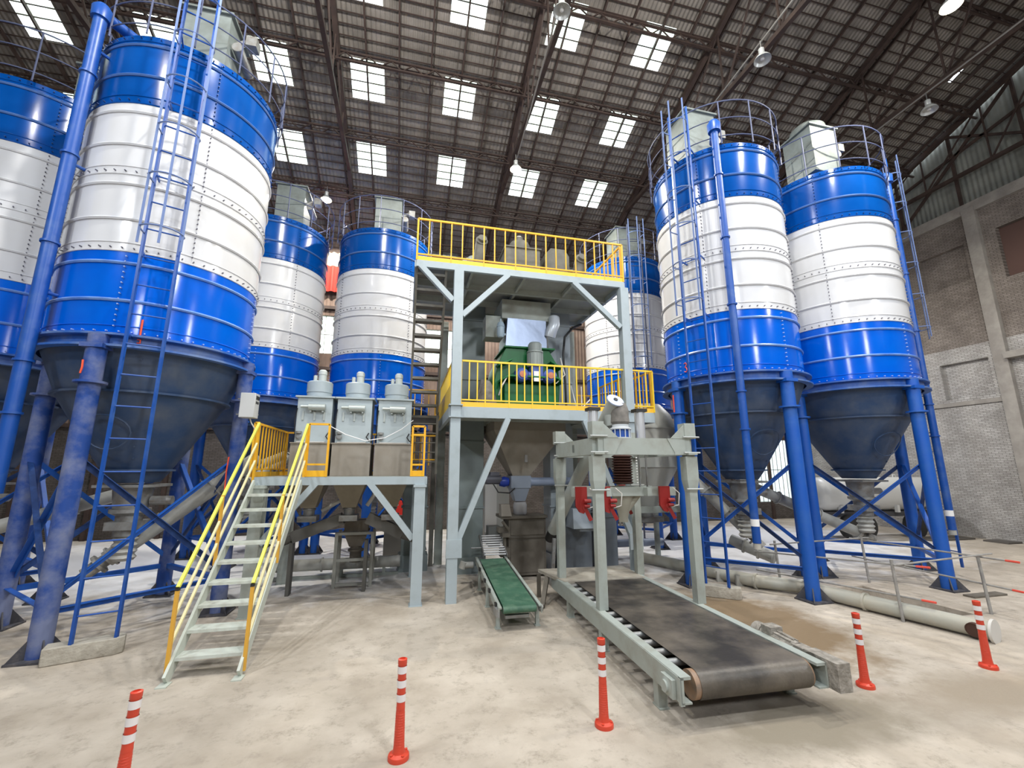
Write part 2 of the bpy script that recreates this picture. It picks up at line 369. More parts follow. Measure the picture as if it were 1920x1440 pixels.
# conduits from which the lamps hang in the roof space
b = MB()
for p, q in (((2.62, 5.2, 11.85), (3.02, 12.2, 11.85)), ((7.36, 4.4, 11.85), (7.74, 10.4, 11.85)), ((12.6, 3.6, 11.85), (13.05, 11.6, 11.85))): b.tube(p, q, .02, 8)
b.build('lamp_conduit', mat('conduit_grey', (.25, .24, .22), .5), ceiling, origin=(0, 0, 0))

# far wall (behind the silos) with its openings
fo = [(-3.75, -2.7, 6.5, 8.0), (.55, 1.75, 6.2, 7.75), (.15, 1.75, 10.95, 11.5), (6.4, 7.6, 10.95, 11.5), (15.7, 17.6, .75, 3.6)]
bx = sorted({XL, XR} | {h[0] for h in fo} | {h[1] for h in fo}); bz = sorted({0, 3.6, roof_z(YB)} | {h[2] for h in fo} | {min(h[3], roof_z(YB)) for h in fo})
b = MB()
for i in range(len(bx) - 1):
    for j in range(len(bz) - 1):
        cx = (bx[i] + bx[i + 1]) / 2; cz = (bz[j] + bz[j + 1]) / 2
        if any(h[0] < cx < h[1] and h[2] < cz < h[3] for h in fo): continue
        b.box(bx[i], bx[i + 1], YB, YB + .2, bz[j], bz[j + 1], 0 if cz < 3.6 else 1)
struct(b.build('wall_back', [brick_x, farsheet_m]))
for (x0, x1, z0, z1) in fo:
    n += 1; z1 = min(z1, roof_z(YB)); b = MB(); b.add([(x0, YB + .1, z0), (x1, YB + .1, z0), (x1, YB + .1, z1), (x0, YB + .1, z1)], [(0, 1, 2, 3)])
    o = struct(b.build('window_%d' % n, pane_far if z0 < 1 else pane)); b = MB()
    k = max(2, int((x1 - x0) / .22))
    for i in range(k + 1): xx = x0 + (x1 - x0) * i / k; b.beam((xx, YB + .06, z0), (xx, YB + .06, z1), .02, .02)
    b.beam((x0, YB + .06, (z0 + z1) / 2), (x1, YB + .06, (z0 + z1) / 2), .03, .03)
    b.build('glazing_bar', steel_dull, o, origin=(0, 0, 0))
b = MB()
for z in (3.6, 5.9, 8.3, 10.6): b.beam((XL, YB - .06, z), (XR, YB - .06, z), .1, .12)
for x in range(-14, 18, 2): b.beam((x + .3, YB - .06, 0), (x + .3, YB - .06, 11), .12, .1)
struct(b.build('trim_1', rust))
# gable wall on the right
b = MB(); opn = [(9.62, 10.95, 8.5, 9.8), (9.62, 10.95, 4.55, 5.8), (7.1, 8.75, 8.2, 9.9), (12.3, 13.6, 8.5, 9.8), (12.3, 13.6, 4.55, 5.8)]
by = sorted({YF, YB} | {h[0] for h in opn} | {h[1] for h in opn}); bz = sorted({0, 6.3, 10.9} | {h[2] for h in opn} | {h[3] for h in opn})
for i in range(len(by) - 1):
    for j in range(len(bz) - 1):
        cy = (by[i] + by[i + 1]) / 2; cz = (bz[j] + bz[j + 1]) / 2
        rec = .16 if any(h[0] < cy < h[1] and h[2] < cz < h[3] for h in opn) else 0
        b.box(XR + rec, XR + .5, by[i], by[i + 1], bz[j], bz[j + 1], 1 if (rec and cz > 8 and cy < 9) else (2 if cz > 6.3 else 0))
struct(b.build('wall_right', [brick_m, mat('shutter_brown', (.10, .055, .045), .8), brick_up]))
b = MB(); b.prism([(YF, 10.9), (YB, 10.9), (YB, roof_z(YB)), (-1, roof_z(-.99)), (YF, roof_z(YF))], XR + .12, XR + .3, 'yz')
struct(b.build('wall_right_gable', gable_m))
b = MB()
for y in (-1, 4.0, 9.25, 14.5): b.box(XR - .16, XR + .2, y - .17, y + .17, 0, 10.9)
b.box(XR - .12, XR + .2, YF, YB, 10.75, 11.1); b.box(XR - .05, XR + .1, 9.4, 11.6, 4.32, 4.45); b.box(XR - .3, XR, 5, 9.1, 5.6, 5.8)
struct(b.build('trim_2', conc_m))
b = MB()
for y in (7.6, 9.4, 11.2, 13): b.beam((XR - .05, y, 11.1), (XR - .05, y, roof_z(y)), .08, .08)
for p, q in (((YB, 11.3), (5, 13.9)), ((11.2, 11.2), (7.6, 14.4)), ((9.4, 13.8), (5.8, 11.2))): b.beam((XR - .1, p[0], p[1]), (XR - .1, q[0], q[1]), .08, .08)
struct(b.build('trim_3', rust))
# remaining walls, out of the frame
b = MB(); b.prism([(YF, 0), (YB, 0), (YB, roof_z(YB)), (-1, roof_z(-.99)), (YF, roof_z(YF))], XL - .3, XL, 'yz'); struct(b.build('wall_left', conc_m))
b = MB(); b.box(XL, XR, YF - .3, YF, 0, roof_z(YF)); struct(b.build('wall_front', conc_m))

# ================================================================== SILOS
RS = 1.33; RL = 1.375
def pol(a, r, z): return (r * math.cos(R(a)), r * math.sin(R(a)), z)
MOD = [4.03, 5.27, 6.49, 7.71, 8.95]
def shell(z0, z1, seams, bolts_low, rib_mat=0):
    """curved sheet with pressed rings, bolted seams"""
    b = MB(); b.lathe([(RS, z0), (RS, z1)], n=96, cap=False)
    for zs in seams:
        for dz in (.50, 1.06): b.ring(RS + .004, zs + dz, .026, 72, 2)
        b.ring(RS + .002, zs + .13, .009, 72)
    for z in bolts_low:
        b.ring(RS + .003, z, .012, 72)
        for k in range(60):
            a = 6 * k + 2; b.tube(pol(a, RS, z + .045), pol(a, RS + .032, z + .045), .010, 5, mi=1)
    for i, zs in enumerate(seams):
        for q in range(4):
            a = q * 90 + (37 if round(zs * 10) % 2 else 5)
            for k in range(14):
                z = zs + .12 + k * .08
                b.tube(pol(a, RS, z), pol(a, RS + .028, z), .010, 5, mi=1)
    return b
def make_silo():
    global ORG
    root = thing('silo', '', 'silo', (0, 0, 0)); 
    blue_st = mat('stud_blue', (.35, .45, .7), .4); ring_b = mat('ring_highlight_blue', (.14, .27, .60), .3, noise=(2.5, (.03, .13, .52), .45, .7))  # pale ring colour paints the highlight along the stiffener rings
    shell(MOD[0], MOD[1], [MOD[0]], [MOD[0]]).build('lower_shell', [blue, blue_st, ring_b], root)
    shell(MOD[1], MOD[3], [MOD[1], MOD[2]], [MOD[1], MOD[2]]).build('middle_shell', [white, stud, white], root)
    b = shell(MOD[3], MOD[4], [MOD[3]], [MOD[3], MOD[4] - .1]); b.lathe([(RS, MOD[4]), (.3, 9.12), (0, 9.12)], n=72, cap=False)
    b.build('upper_shell', [blue_upper, navy, mat('ring_highlight_upper', (.06, .13, .34), .3)], root)  # shaded blue shell, rings paler as a painted highlight
    b = MB(); b.lathe([(1.33, 3.84), (1.45, 3.84), (1.45, 3.87), (1.35, 3.87), (1.35, 4.0), (1.44, 4.0), (1.44, 4.03), (1.30, 4.03)], n=96, cap=False)
    b.build('ring_beam', mat('ring_beam_dusty', (.02, .10, .38), .5, noise=(2.2, (.13, .20, .38), .45, .66, 9)), root)
    b = MB(); b.lathe([(1.31, 3.9), (1.08, 3.30), (1.13, 3.30), (1.13, 3.27), (1.07, 3.27), (.44, 2.20), (.49, 2.20), (.49, 2.17), (.43, 2.17), (.31, 2.0)], n=64, cap=False)
    for a in (20, 110, 200, 290):
        for k in range(9): t = .1 + k * .1; rr = 1.31 - .87 * t; zz = 3.9 - 1.7 * t; b.tube(pol(a, rr, zz), pol(a, rr + .03, zz - .01), .014, 6)
    b.path([pol(-95 + 22 * math.cos(2 * PI * k / 20) * 1.0, .80 + .12 * math.sin(2 * PI * k / 20) + .02, 2.72 + .24 * math.sin(2 * PI * k / 20)) for k in range(20)], .012, 5, closed=True)
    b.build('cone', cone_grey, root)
    b = MB(); b.box(-.36, .36, -.36, .36, 1.93, 1.97); b.lathe([(.26, 1.93), (.22, 1.6), (.26, 1.6), (.26, 1.55), (.17, 1.5), (.17, 1.2)], n=20)
    b.tube((.26, 0, 1.72), (.55, 0, 1.72), .07, 10); b.box(-.2, .2, -.22, .2, 1.30, 1.42)
    b.build('outlet_valve', steel_dull, root)
    b = MB()
    for k in range(4): b.lathe([(.13, 1.2 - .09 * k), (.165, 1.155 - .09 * k), (.13, 1.11 - .09 * k)], n=18, cap=False)
    b.build('outlet_sleeve', tube_grey, root)
    # legs
    for a in (270, 180, 90, 0):
        b = MB(); c = pol(a, RL, 0); b.tube((c[0], c[1], .02), (c[0], c[1], 4.0), .114, 20)
        b.lathe([(.118, 0), (.175, 0), (.175, .03), (.118, .03)], (c[0], c[1], 3.32), 20); b.box(c[0] - .13, c[0] + .13, c[1] - .13, c[1] + .13, 3.80, 3.86)
        leg = b.build('leg', blue_dusty, root)
        b = MB(); b.box(c[0] - .2, c[0] + .2, c[1] - .2, c[1] + .2, 0, .025)
        for q in range(4):
            u = Vector((math.cos(PI / 4 + q * PI / 2), math.sin(PI / 4 + q * PI / 2), 0)); cc = Vector(c)
            p = [cc + u * .1 + Vector((0, 0, .02)), cc + u * .27 + Vector((0, 0, .02)), cc + u * .1 + Vector((0, 0, .24))]; t = u.cross(Vector((0, 0, 1))) * .008
            b.add([x + t for x in p] + [x - t for x in p], [(0, 1, 2), (5, 4, 3), (0, 3, 4, 1), (1, 4, 5, 2), (2, 5, 3, 0)])
        b.build('foot_plate', footmat, leg)
    # cross bracing between neighbouring legs
    for i in range(4):
        a0 = 90 * i; a1 = 90 * i + 90
        for zz in ((2.35, .62), (.62, 2.35)):
            p = Vector(pol(a0, RL, zz[0])); q = Vector(pol(a1, RL, zz[1])); u = (q - p).normalized(); off = Vector(pol((a0 + a1) / 2, .035 if zz[0] > 1 else -.02, 0))
            MB().angle(p + u * .1 + off, q - u * .1 + off, .065, .01).build('brace', navy if zz[0] > 1 else blue_dusty, root)
        p = Vector(pol(a0, RL, .5)); q = Vector(pol(a1, RL, .5)); u = (q - p).normalized()
        MB().angle(p + u * .1, q - u * .1, .07, .01).build('tie_bar', blue_dusty, root)
    # guard rail round the roof
    b = MB()
    for z, r_ in ((9.92, .014), (9.5, .011), (9.08, .011)): b.ring(1.42, z, r_, 56)
    for k in range(14): a = 360 / 14 * k + 8; b.tube(pol(a, 1.42, 8.9), pol(a, 1.42, 9.92), .014, 6)
    b.build('roof_railing', mat('rail_navy', (.07, .085, .16), .5), root)
    return root
def add_ladder(root, ang, r=1.62, z0=.19, z1=9.9, cage=(5.2, 9.95), m=blue_pipe, wid=.40):
    n_ = Vector(pol(ang, 1, 0)); t = Vector((-n_.y, n_.x, 0)); c = n_ * r
    b = MB()
    for s in (-.5, .5): b.beam(c + t * wid * s + Vector((0, 0, z0)), c + t * wid * s + Vector((0, 0, z1)), .03, .045)
    z = z0 + .3
    while z < z1: b.tube(c - t * wid / 2 + Vector((0, 0, z)), c + t * wid / 2 + Vector((0, 0, z)), .011, 6); z += .42
    for z in (4.0, 5.2, 6.45, 7.7, 8.9):
        for s in (-.5, .5): b.beam(c + t * wid * s + Vector((0, 0, z)), n_ * RS + t * wid * s * .9 + Vector((0, 0, z)), .02, .03)
    lad = b.build('ladder', m, root)
    if cage:
        b = MB(); z = cage[0] + .25
        def arc(z): return [c + t * (-wid / 2 * 1.0) + Vector((0, 0, z))] + [c + n_ * (.17 + .21 * math.sin(R(th))) + t * (-.25 * math.cos(R(th))) + Vector((0, 0, z)) for th in range(0, 181, 20)] + [c + t * wid / 2 + Vector((0, 0, z))]
        while z < cage[1]: b.path(arc(z), .012, 5); z += .80
        for th in (20, 90, 160):
            p = c + n_ * (.17 + .21 * math.sin(R(th))) + t * (-.25 * math.cos(R(th))); b.beam(p + Vector((0, 0, cage[0])), p + Vector((0, 0, cage[1])), .03, .010, up=tuple(n_))
        b.build('safety_cage', mat('cage_blue', (.13, .19, .38), .4), lad)
    return lad
def add_pipe(root, ang, r=1.52, z0=.95, z1=9.15, rr=.068, tagged=False, m=blue_pipe):
    c = Vector(pol(ang, r, 0)); b = MB(); Z = lambda z: Vector((0, 0, z))
    b.tube(c + Z(z0), c + Z(z1), rr, 16)
    for z in (2.9, 3.6, 5.3, 6.7, 8.1): b.lathe([(rr, 0), (rr + .022, 0), (rr + .022, .03), (rr, .03)], c + Z(z), 16)
    for z in (4.6, 6.6, 8.6): b.tube(c + Z(z), Vector(pol(ang, RS, z)), .025, 8)
    p = b.build('fill_pipe', m, root)
    b = MB(); b.lathe([(.12, 0), (.13, .18), (.08, .26), (0, .27)], c + Z(z1 - .02), 16); b.tube(c + Z(z1 + .1), Vector(pol(ang, 1.0, z1 + .12)), rr, 12)
    b.build('pipe_elbow', m, p)
    if tagged: MB().lathe([(rr + .003, 0), (rr + .003, .12)], c + Z(z0 + .28), 16, cap=False).build('white_tag', sign_white, p); MB().tube(c + Z(z0 - .10), c + Z(z0), rr * .9, 14).build('pipe_end', tube_grey, p)
def add_filter(root, x, y, rot=0, round_top=False, fan=True):
    b = MB(); w = .38
    b.box(x - w, x + w, y - w, y + w, 9.1, 10.30); b.box(x - w - .05, x + w + .05, y - w - .05, y + w + .05, 10.30, 10.34)
    if round_top: b.lathe([(.40, 10.34), (.38, 10.5), (.25, 10.62), (0, 10.66)], (x, y, 0), 24)
    else: b.box(x - w * .6, x + w * .6, y - w * .6, y + w * .6, 10.34, 10.46)
    f = b.build('dust_filter', mat('filter_grey', (.19, .22, .215), .5, noise=(3, (.13, .145, .135), .4, .7)), root)
    b = MB(); b.tube((x + w + .12, y - .3, 9.75), (x + w + .12, y + .3, 9.75), .09, 12); b.tube((x + w, y - .15, 9.9), (x + w + .32, y - .15, 10.1), .05, 10); b.box(x + w + .22, x + w + .4, y - .25, y - .05, 9.9, 10.1)
    b.build('air_tank', steel_dull, f)
def stroke(root, pts, r, m, name='spray_mark'): MB().path(pts, r, 5).build(name, m, root)

proto = make_silo()
G_S = 'blue and white silos on blue legs'
silo_specs = [
    ((-4.13, 8.18), 'largest-looking blue and white silo, nearest the camera on the left beside the stairs', dict(lad=-68, pipe=-124, box=(.30, -.35))),
    ((6.86, 7.87), 'blue and white silo with a caged ladder on its left and red 3 sprayed low', dict(lad=-151, pipe=-126, box=(-.62, -.15), tag=1)),
    ((9.95, 7.85), 'rightmost blue and white silo, closest to the grey brick wall', dict(lad=-20, pipe=-31, box=(-.55, -.45), rt=1, tag=1)),
    ((-7.20, 9.55), 'silo cut off by the left edge of the photo, behind the tall slanting blue pipe', dict(lad=None, pipe=-118, box=(.75, .1))),
    ((-.90, 13.1), 'blue and cream silo behind the three grey dust filters, left of the tower', dict(lad=None, pipe=None, box=(.05, -.3))),
    ((-3.93, 13.1), 'silo half hidden behind the large left silo, in the back row', dict(lad=None, pipe=None, box=(.35, -.3))),
    ((7.10, 12.9), 'back-row silo right of the yellow-railed tower, with a dark caged ladder', dict(lad=-103, pipe=None, box=(-.1, -.3))),
]
for i, ((x, y), label, sp) in enumerate(silo_specs):
    s = proto if i == 0 else copy_tree(proto)
    s['_todo'] = 1
    if i == 0: root0 = s
    sp['root'] = s; s.location = (x, y, 0); s['label'] = label; s['category'] = 'silo'; s['group'] = G_S; del s['_todo']
for (x, y), label, sp in silo_specs:
    ORG = (0, 0, 0); s = sp['root']
    if sp['lad'] is not None: add_ladder(s, sp['lad'], m=mat('ladder_navy', (.05, .06, .1), .5) if sp['lad'] == -103 else blue_pipe)
    if sp['pipe'] is not None: add_pipe(s, sp['pipe'], tagged=bool(sp.get('tag')), z0=.95 if sp.get('tag') else 1.9, rr=.068 if sp.get('tag') else .085)
    add_filter(s, *sp['box'], round_top=bool(sp.get('rt')))
sA, sB, sC = [q[2]['root'] for q in silo_specs[:3]]
# sprayed marks
def on_shell(a, z, r=RS + .012): return pol(a, r, z)
stroke(sB, [on_shell(-151 - 18 + da, 4.18 + dz) for da, dz in ((-1.6, .17), (.2, .19), (1.1, .15), (.2, .11), (-.9, .10), (.6, .08), (1.4, .03), (.2, -.01), (-1.7, .01))], .010, spray)
stroke(sB, [(-RL - .117, -.012, 3.36), (-RL - .117, -.012, 3.72)], .014, spray)
stroke(sA, [on_shell(-72, 4.28), on_shell(-72, 4.02)], .014, spray); stroke(sA, [on_shell(-72.7, 3.93, 1.37), on_shell(-71.3, 3.93, 1.37), on_shell(-71.3, 3.98, 1.37), on_shell(-72.7, 3.98, 1.37)], .011, spray)
stroke(sA, [(-.075, -RL - .09, 3.44), (-.06, -RL - .10, 3.52), (-.07, -RL - .093, 3.62)], .014, spray)
stroke(sA, [(RL - .07, -.095, 1.85), (RL - .085, -.08, 2.15), (RL - .07, -.095, 2.4)], .014, spray)

for s_i in (silo_specs[0][2]['root'], silo_specs[3][2]['root']):
    for ch in s_i.children:
        if ch.name.split('.')[0] == 'leg': ch.material_slots[0].link = 'OBJECT'; ch.material_slots[0].material = blue_very_dusty
# blocks on which the ladders stand
for lab, x, y, rz, l in (('rounded pale concrete block under the ladder of the large left silo', -3.62, 6.72, R(20), .36), ('pale concrete block under the ladder of the silo marked 3', 5.52, 7.06, R(-40), .30)):
    b = MB(); pl = [(l * math.cos(t) * (1 if abs(math.cos(t)) > .6 else 1.0), .11 * math.sin(t)) for t in []]
    pts = [(-l, -.11), (l - .08, -.11), (l, -.06), (l, .06), (l - .08, .11), (-l, .11)]
    b.prism(pts, 0, .19, 'xy'); o = b.build('concrete_block', concrete, bevel=.012); o.location = (x, y, 0); o.rotation_euler.z = rz; tag(o, lab, 'block', 'concrete ladder blocks')

# ================================================================== RAILINGS
def railing(a, c, z0, z1, parent, m=yellow, step=.155, toe=True, mid=.12, r=.016, post_step=3):
    """guard rail from a to c (x, y): top rail, low rail, upright bars, kick plate"""
    a = Vector((*a, 0)); c = Vector((*c, 0)); L0 = (c - a).length; u = (c - a).normalized(); Z = lambda z: Vector((0, 0, z)); b = MB()
    b.beam(a + Z(z1), c + Z(z1), .034, .034); b.beam(a + Z(z0 + mid), c + Z(z0 + mid), .026, .026)
    k = max(2, round(L0 / step))
    for i in range(k + 1):
        p = a + u * (L0 * i / k); end = i in (0, k)
        b.beam(p + Z(z0 if (end or i % post_step == 0) else z0 + mid), p + Z(z1), .034 if end else .022, .034 if end else .022)
    o = b.build('railing', m, parent)
    if toe: MB().beam(a + Z(z0 + .035), c + Z(z0 + .035), .012, .09).build('kick_plate', mat('kick_plate_yellow', (.86, .48, .035), .45), o)
    return o

# ================================================================== MIXING TOWER (two decks)
TX0, TX1, TY0, TY1 = .72, 4.45, 7.77, 11.1
t = thing('mixing_tower', 'tall two-deck grey steel tower with yellow railings in the middle of the hall', 'tower', (2.6, 9.4, 0))
for (x, y, top) in ((.84, 7.87, 5.98), (4.33, 7.87, 5.98), (.84, 10.95, 5.98), (4.33, 10.95, 5.98)):
    b = MB(); b.box(x - .09, x + .09, y - .09, y + .09, 0, top)
    for z in (3.12, 3.34): b.box(x - .125, x + .125, y - .125, y + .125, z, z + .02)
    o = b.build('column', paint_tower if y < 9 else paint_dusty, t)
    if x < 1 and y < 9:
        MB().box(.73, 1.0, 7.77, 7.80, .72, 1.02).build('gusset', paint_tower, o)
def deck(x0, x1, y0, y1, z, name='deck', beams=4, m=paint_tower, parent=t, h=.15):
    b = MB(); b.box(x0, x1, y0, y1, z - .02, z); o = b.build(name, mat('deck_plate', (.30, .32, .30), .5, noise=(2, (.22, .23, .215), .4, .7)), parent)
    for p, q in (((x0, y0), (x1, y0)), ((x0, y1), (x1, y1)), ((x0, y0), (x0, y1)), ((x1, y0), (x1, y1))):
        MB().beam((*p, z - h / 2), (*q, z - h / 2), .07, h).build('edge_beam', m, parent)
    b = MB()
    for i in range(1, beams): x = x0 + (x1 - x0) * i / beams; b.beam((x, y0, z - .07), (x, y1, z - .07), .05, .08)
    for y in (y0 + (y1 - y0) * .33, y0 + (y1 - y0) * .66): b.beam((x0, y, z - .08), (x1, y, z - .08), .06, .12)
    b.build('joist', paint_dusty, parent); return o
deck(.76, 4.88, 7.87, 11.0, 3.33, h=.2); deck(.03, 4.36, 7.87, 10.45, 6.13, h=.13)
for p, q in (((.10, 6.02), (.74, 5.36)), ((1.82, 6.0), (.92, 5.08)), ((3.2, 6.0), (4.22, 5.10)), ((1.82, 3.13), (.90, .92)), ((3.35, 3.13), (4.26, .92))):
    MB().beam((p[0], 7.84, p[1]), (q[0], 7.84, q[1]), .10, .10).build('diagonal_brace', paint_tower, t)
MB().box(4.17, 4.44, 7.77, 7.80, .72, 1.02).build('gusset', paint_tower, t)
railing((.93, 7.86), (4.9, 7.86), 3.34, 4.20, t, mat('rail_bright', (.82, .55, .03), .4))
railing((.78, 7.98), (.78, 10.9), 3.34, 4.20, t, mat('rail_bright', (1, 1, 0)))
MB().box(.745, .76, 7.95, 10.9, 3.34, 3.75).build('side_panel', mat('rail_bright', (1, 1, 0)), t)
railing((4.9, 7.94), (4.9, 9.0), 3.34, 4.20, t); railing((4.62, 8.05), (4.62, 9.8), 3.34, 4.20, t, toe=False)
railing((.76, 11.0), (4.9, 11.0), 3.34, 4.20, t, toe=False)
railing((.03, 7.86), (4.36, 7.86), 6.14, 7.0, t, step=.215); railing((4.36, 7.94), (4.36, 10.36), 6.14, 7.0, t, step=.2)
railing((.03, 7.94), (.03, 10.36), 6.14, 7.0, t, step=.2); railing((.03, 10.42), (4.36, 10.42), 6.14, 7.0, t, step=.2, toe=False)
# stair between the decks, seen from behind
s = thing('tower_stair', 'grey open-tread stair rising to the upper tower deck, left of the front column', 'stair', (.3, 8.8, 0))
for x in (.04, .60):
    MB().beam((x, 7.98, 6.05), (x, 9.35, 3.40), .045, .16).build('stringer', wood, s)
for i in range(10):
    f = (i + .5) / 10; y = 7.98 + 1.37 * f; z = 6.05 - 2.65 * f
    MB().box(.05, .59, y - .09, y + .09, z - .03, z + .02).build('tread', wood, s)
b = MB(); b.box(-.02, .66, 9.35, 10.9, 3.28, 3.33); b.box(-.02, .04, 9.3, 9.38, 2.2, 3.28)
b.build('landing', wood, s)
for zz in (2.35, 2.55, 2.75, 2.95, 3.15): MB().tube((.02, 9.36, zz), (.64, 9.36, zz), .014, 6).build('rung', wood, s)
b = MB(); b.beam((.62, 9.36, 2.1), (.62, 9.36, 3.4), .05, .05); b.beam((.02, 9.36, 2.1), (.02, 9.36, 3.4), .05, .05); b.beam((.66, 10.8, 0), (.66, 10.8, 3.28), .1, .1); b.beam((.02, 10.8, 0), (.02, 10.8, 3.28), .08, .08); b.build('post', wood, s)
railing((-.02, 10.9), (.66, 10.9), 3.33, 4.15, s, toe=False); railing((.02, 9.42), (.62, 9.42), 2.28, 2.9, s, m=yellow, toe=False)
# bucket elevators: tall casings that pass through the decks
def elevator(label, x0, x1, y0, y1, top, m=paint_dark, head=True):
    e = thing('bucket_elevator', label, 'elevator', ((x0 + x1) / 2, (y0 + y1) / 2, 0), 'grey bucket elevators')
    b = MB(); b.box(x0, x1, y0, y1, .3, top)
    z = 1.35
    while z < top - .3: b.box(x0 - .03, x1 + .03, y0 - .03, y1 + .03, z, z + .03); z += 1.45
    b.build('casing', m, e)
    MB().box(x0 - .05, x1 + .05, y0 - .05, y1 + .05, 0, .34).build('boot', m, e)
    if head:
        xc = (x0 + x1) / 2; b = MB(); r = (x1 - x0) / 2
        b.prism([(xc - r, top)] + [(xc + r * math.cos(R(a)), top + .12 + r * .75 * math.sin(R(a))) for a in range(180, -1, -15)][::1] + [(xc + r, top)], y0, y1, 'xz')
        b.build('head', paint_dusty, e); b = MB(); b.lathe([(.12, 0), (.12, .16), (.06, .2), (0, .2)], (xc - .05, y0, top + .2), 16, ax=(0, -1, 0)); b.build('head_motor', motor_grey, e)
    return e
elevator('wide grey elevator casing just behind the left front column of the tower', 1.08, 1.72, 9.85, 10.35, 7.0)
elevator('grey elevator casing right of the green mixer', 3.28, 3.85, 9.75, 10.3, 7.05, mat('casing_light', (.36, .41, .44), .4, noise=(1.2, (.28, .32, .34), .4, .7)))
elevator('short dark elevator casing left of the tower columns, behind the hopper platform', -.02, .52, 10.35, 10.75, 2.0, head=False)
# mixer on the lower deck
mx = thing('mixer', 'green twin-shaft mixer with grey motor behind the yellow railing', 'mixer', (2.45, 9.2, 3.34))
b = MB(); prof = [(1.80, 3.36), (3.18, 3.36), (3.24, 4.05), (3.20, 4.45), (2.98, 4.82), (2.02, 4.82), (1.84, 4.45), (1.76, 4.05)]
b.prism(prof, 8.86, 9.9, 'xz'); b.box(1.96, 3.12, 8.80, 9.95, 4.80, 4.84)
b.prism([(1.84, 4.06), (2.0, 4.14), (3.1, 4.14), (3.2, 4.04), (3.2, 4.0), (3.08, 4.10), (2.02, 4.10), (1.84, 4.0)], 8.55, 8.86, 'xz')
b.box(1.95, 3.14, 8.72, 8.87, 3.36, 3.98); b.prism([(1.78, 4.38), (2.1, 4.5), (2.1, 4.47), (1.8, 4.33)], 8.6, 8.87, 'xz'); b.prism([(3.22, 4.38), (2.95, 4.5), (2.95, 4.47), (3.2, 4.33)], 8.6, 8.87, 'xz')
b.build('mixer_body', green, mx, bevel=.008)
b = MB(); b.lathe([(.165, 0), (.165, .30), (.18, .31), (.18, .34), (.15, .36), (.15, .50), (.12, .54), (0, .55)], (2.62, 8.70, 4.36), 24)
for k in range(16): a = k * PI / 8; b.beam((2.62 + .17 * math.cos(a), 8.70 + .17 * math.sin(a), 4.38), (2.62 + .17 * math.cos(a), 8.70 + .17 * math.sin(a), 4.66), .012, .012)
b.build('drive_motor', motor_grey, mx)
b = MB(); b.tube((2.16, 8.68, 4.16), (3.02, 8.68, 4.16), .09, 16)
for x in (2.30, 2.92): b.lathe([(.15, 0), (.15, .16), (.11, .2), (0, .21)], (x, 8.74, 4.16), 20, ax=(0, -1, 0))
b.box(2.5, 2.76, 8.58, 8.8, 4.06, 4.38); b.build('gearbox', motor_blue, mx)
for x in (2.30, 2.92): MB().lathe([(.07, 0), (.07, .015), (0, .02)], (x, 8.535, 4.16), 14, ax=(0, -1, 0)).build('shaft_cover', mat('shaft_rust', (.45, .16, .08), .5), mx)
MB().box(2.55, 2.69, 8.555, 8.56, 4.02, 4.24).build('notice', sign_white, mx)
MB().path([(1.98, 8.6, 4.1), (1.86, 8.5, 3.9), (1.8, 8.6, 3.7)], .015, 6).build('hose', dust_white, mx)
MB().path([(3.2, 8.7, 4.6), (3.26, 8.6, 4.2), (3.05, 8.6, 4.0)], .012, 6).build('hose', dust_white, mx)
b = MB(); b.frustum((2.02, 2.98, 8.95, 9.7, 4.84), (2.07, 2.96, 8.95, 9.7, 5.52)); tag(b.build('hopper_box', steel, origin=(2.5, 9.3, 4.84)), 'shiny stainless box standing on the green mixer', 'hopper')
b = MB(); b.box(1.95, 3.1, 9.0, 9.9, 5.53, 5.98); b.box(1.6, 2.0, 9.1, 9.5, 5.1, 5.6); o = tag(b.build('feed_chute', paint_dusty, origin=(2.5, 9.4, 5.53)), 'dusty grey feed chute between the stainless box and the upper deck', 'chute')
b = MB(); b.path([(3.05, 8.95, 5.15), (3.08, 8.9, 5.3), (3.14, 8.9, 5.42), (3.16, 8.95, 5.6)], .13, 14); tag(b.build('duct_elbow', mat('duct_pale', (.55, .60, .66), .3, metal=.2), origin=(3.1, 8.9, 5.15)), 'pale bent duct right of the stainless box', 'duct')
b = MB(); b.lathe([(0, 5.02), (.06, 5.04), (.085, 5.1), (.085, 5.32), (.06, 5.38), (.02, 5.4), (.02, 5.46)], (1.9, 8.9, 0), 18); b.ring(.088, 5.28, .008, 18, c=(1.9, 8.9)); b.box(1.9, 2.03, 8.97, 9.0, 5.12, 5.16); tag(b.build('air_reservoir', mat('reservoir', (.40, .52, .62), .35), origin=(1.9, 8.9, 5.02)), 'small blue-grey air bottle left of the stainless box', 'air bottle')
b = MB(); b.frustum((1.35, 1.75, 8.9, 9.3, 3.36), (1.5, 1.65, 9.0, 9.2, 4.1)); b.lathe([(.17, 3.36), (.2, 3.6), (.14, 3.9), (.05, 4.05)], (1.62, 8.9, 0), 16); tag(b.build('cloth_sock', fabric, origin=(1.6, 9, 3.36)), 'crumpled grey filter sock left of the green mixer', 'filter sock')
deck_dust = mat('deck_machine_dust', (.10, .098, .085), .7, noise=(4, (.15, .145, .125), .4, .7))
b = MB(); b.path([(4.1, 9.6, 5.75), (3.85, 9.55, 5.62), (3.62, 9.5, 5.35), (3.56, 9.48, 4.9), (3.6, 9.48, 4.2), (3.62, 9.5, 3.36)], .028, 8); tag(b.build('black_hose', black, origin=(3.6, 9.5, 3.4)), 'thick black hose bending down right of the green mixer', 'hose')
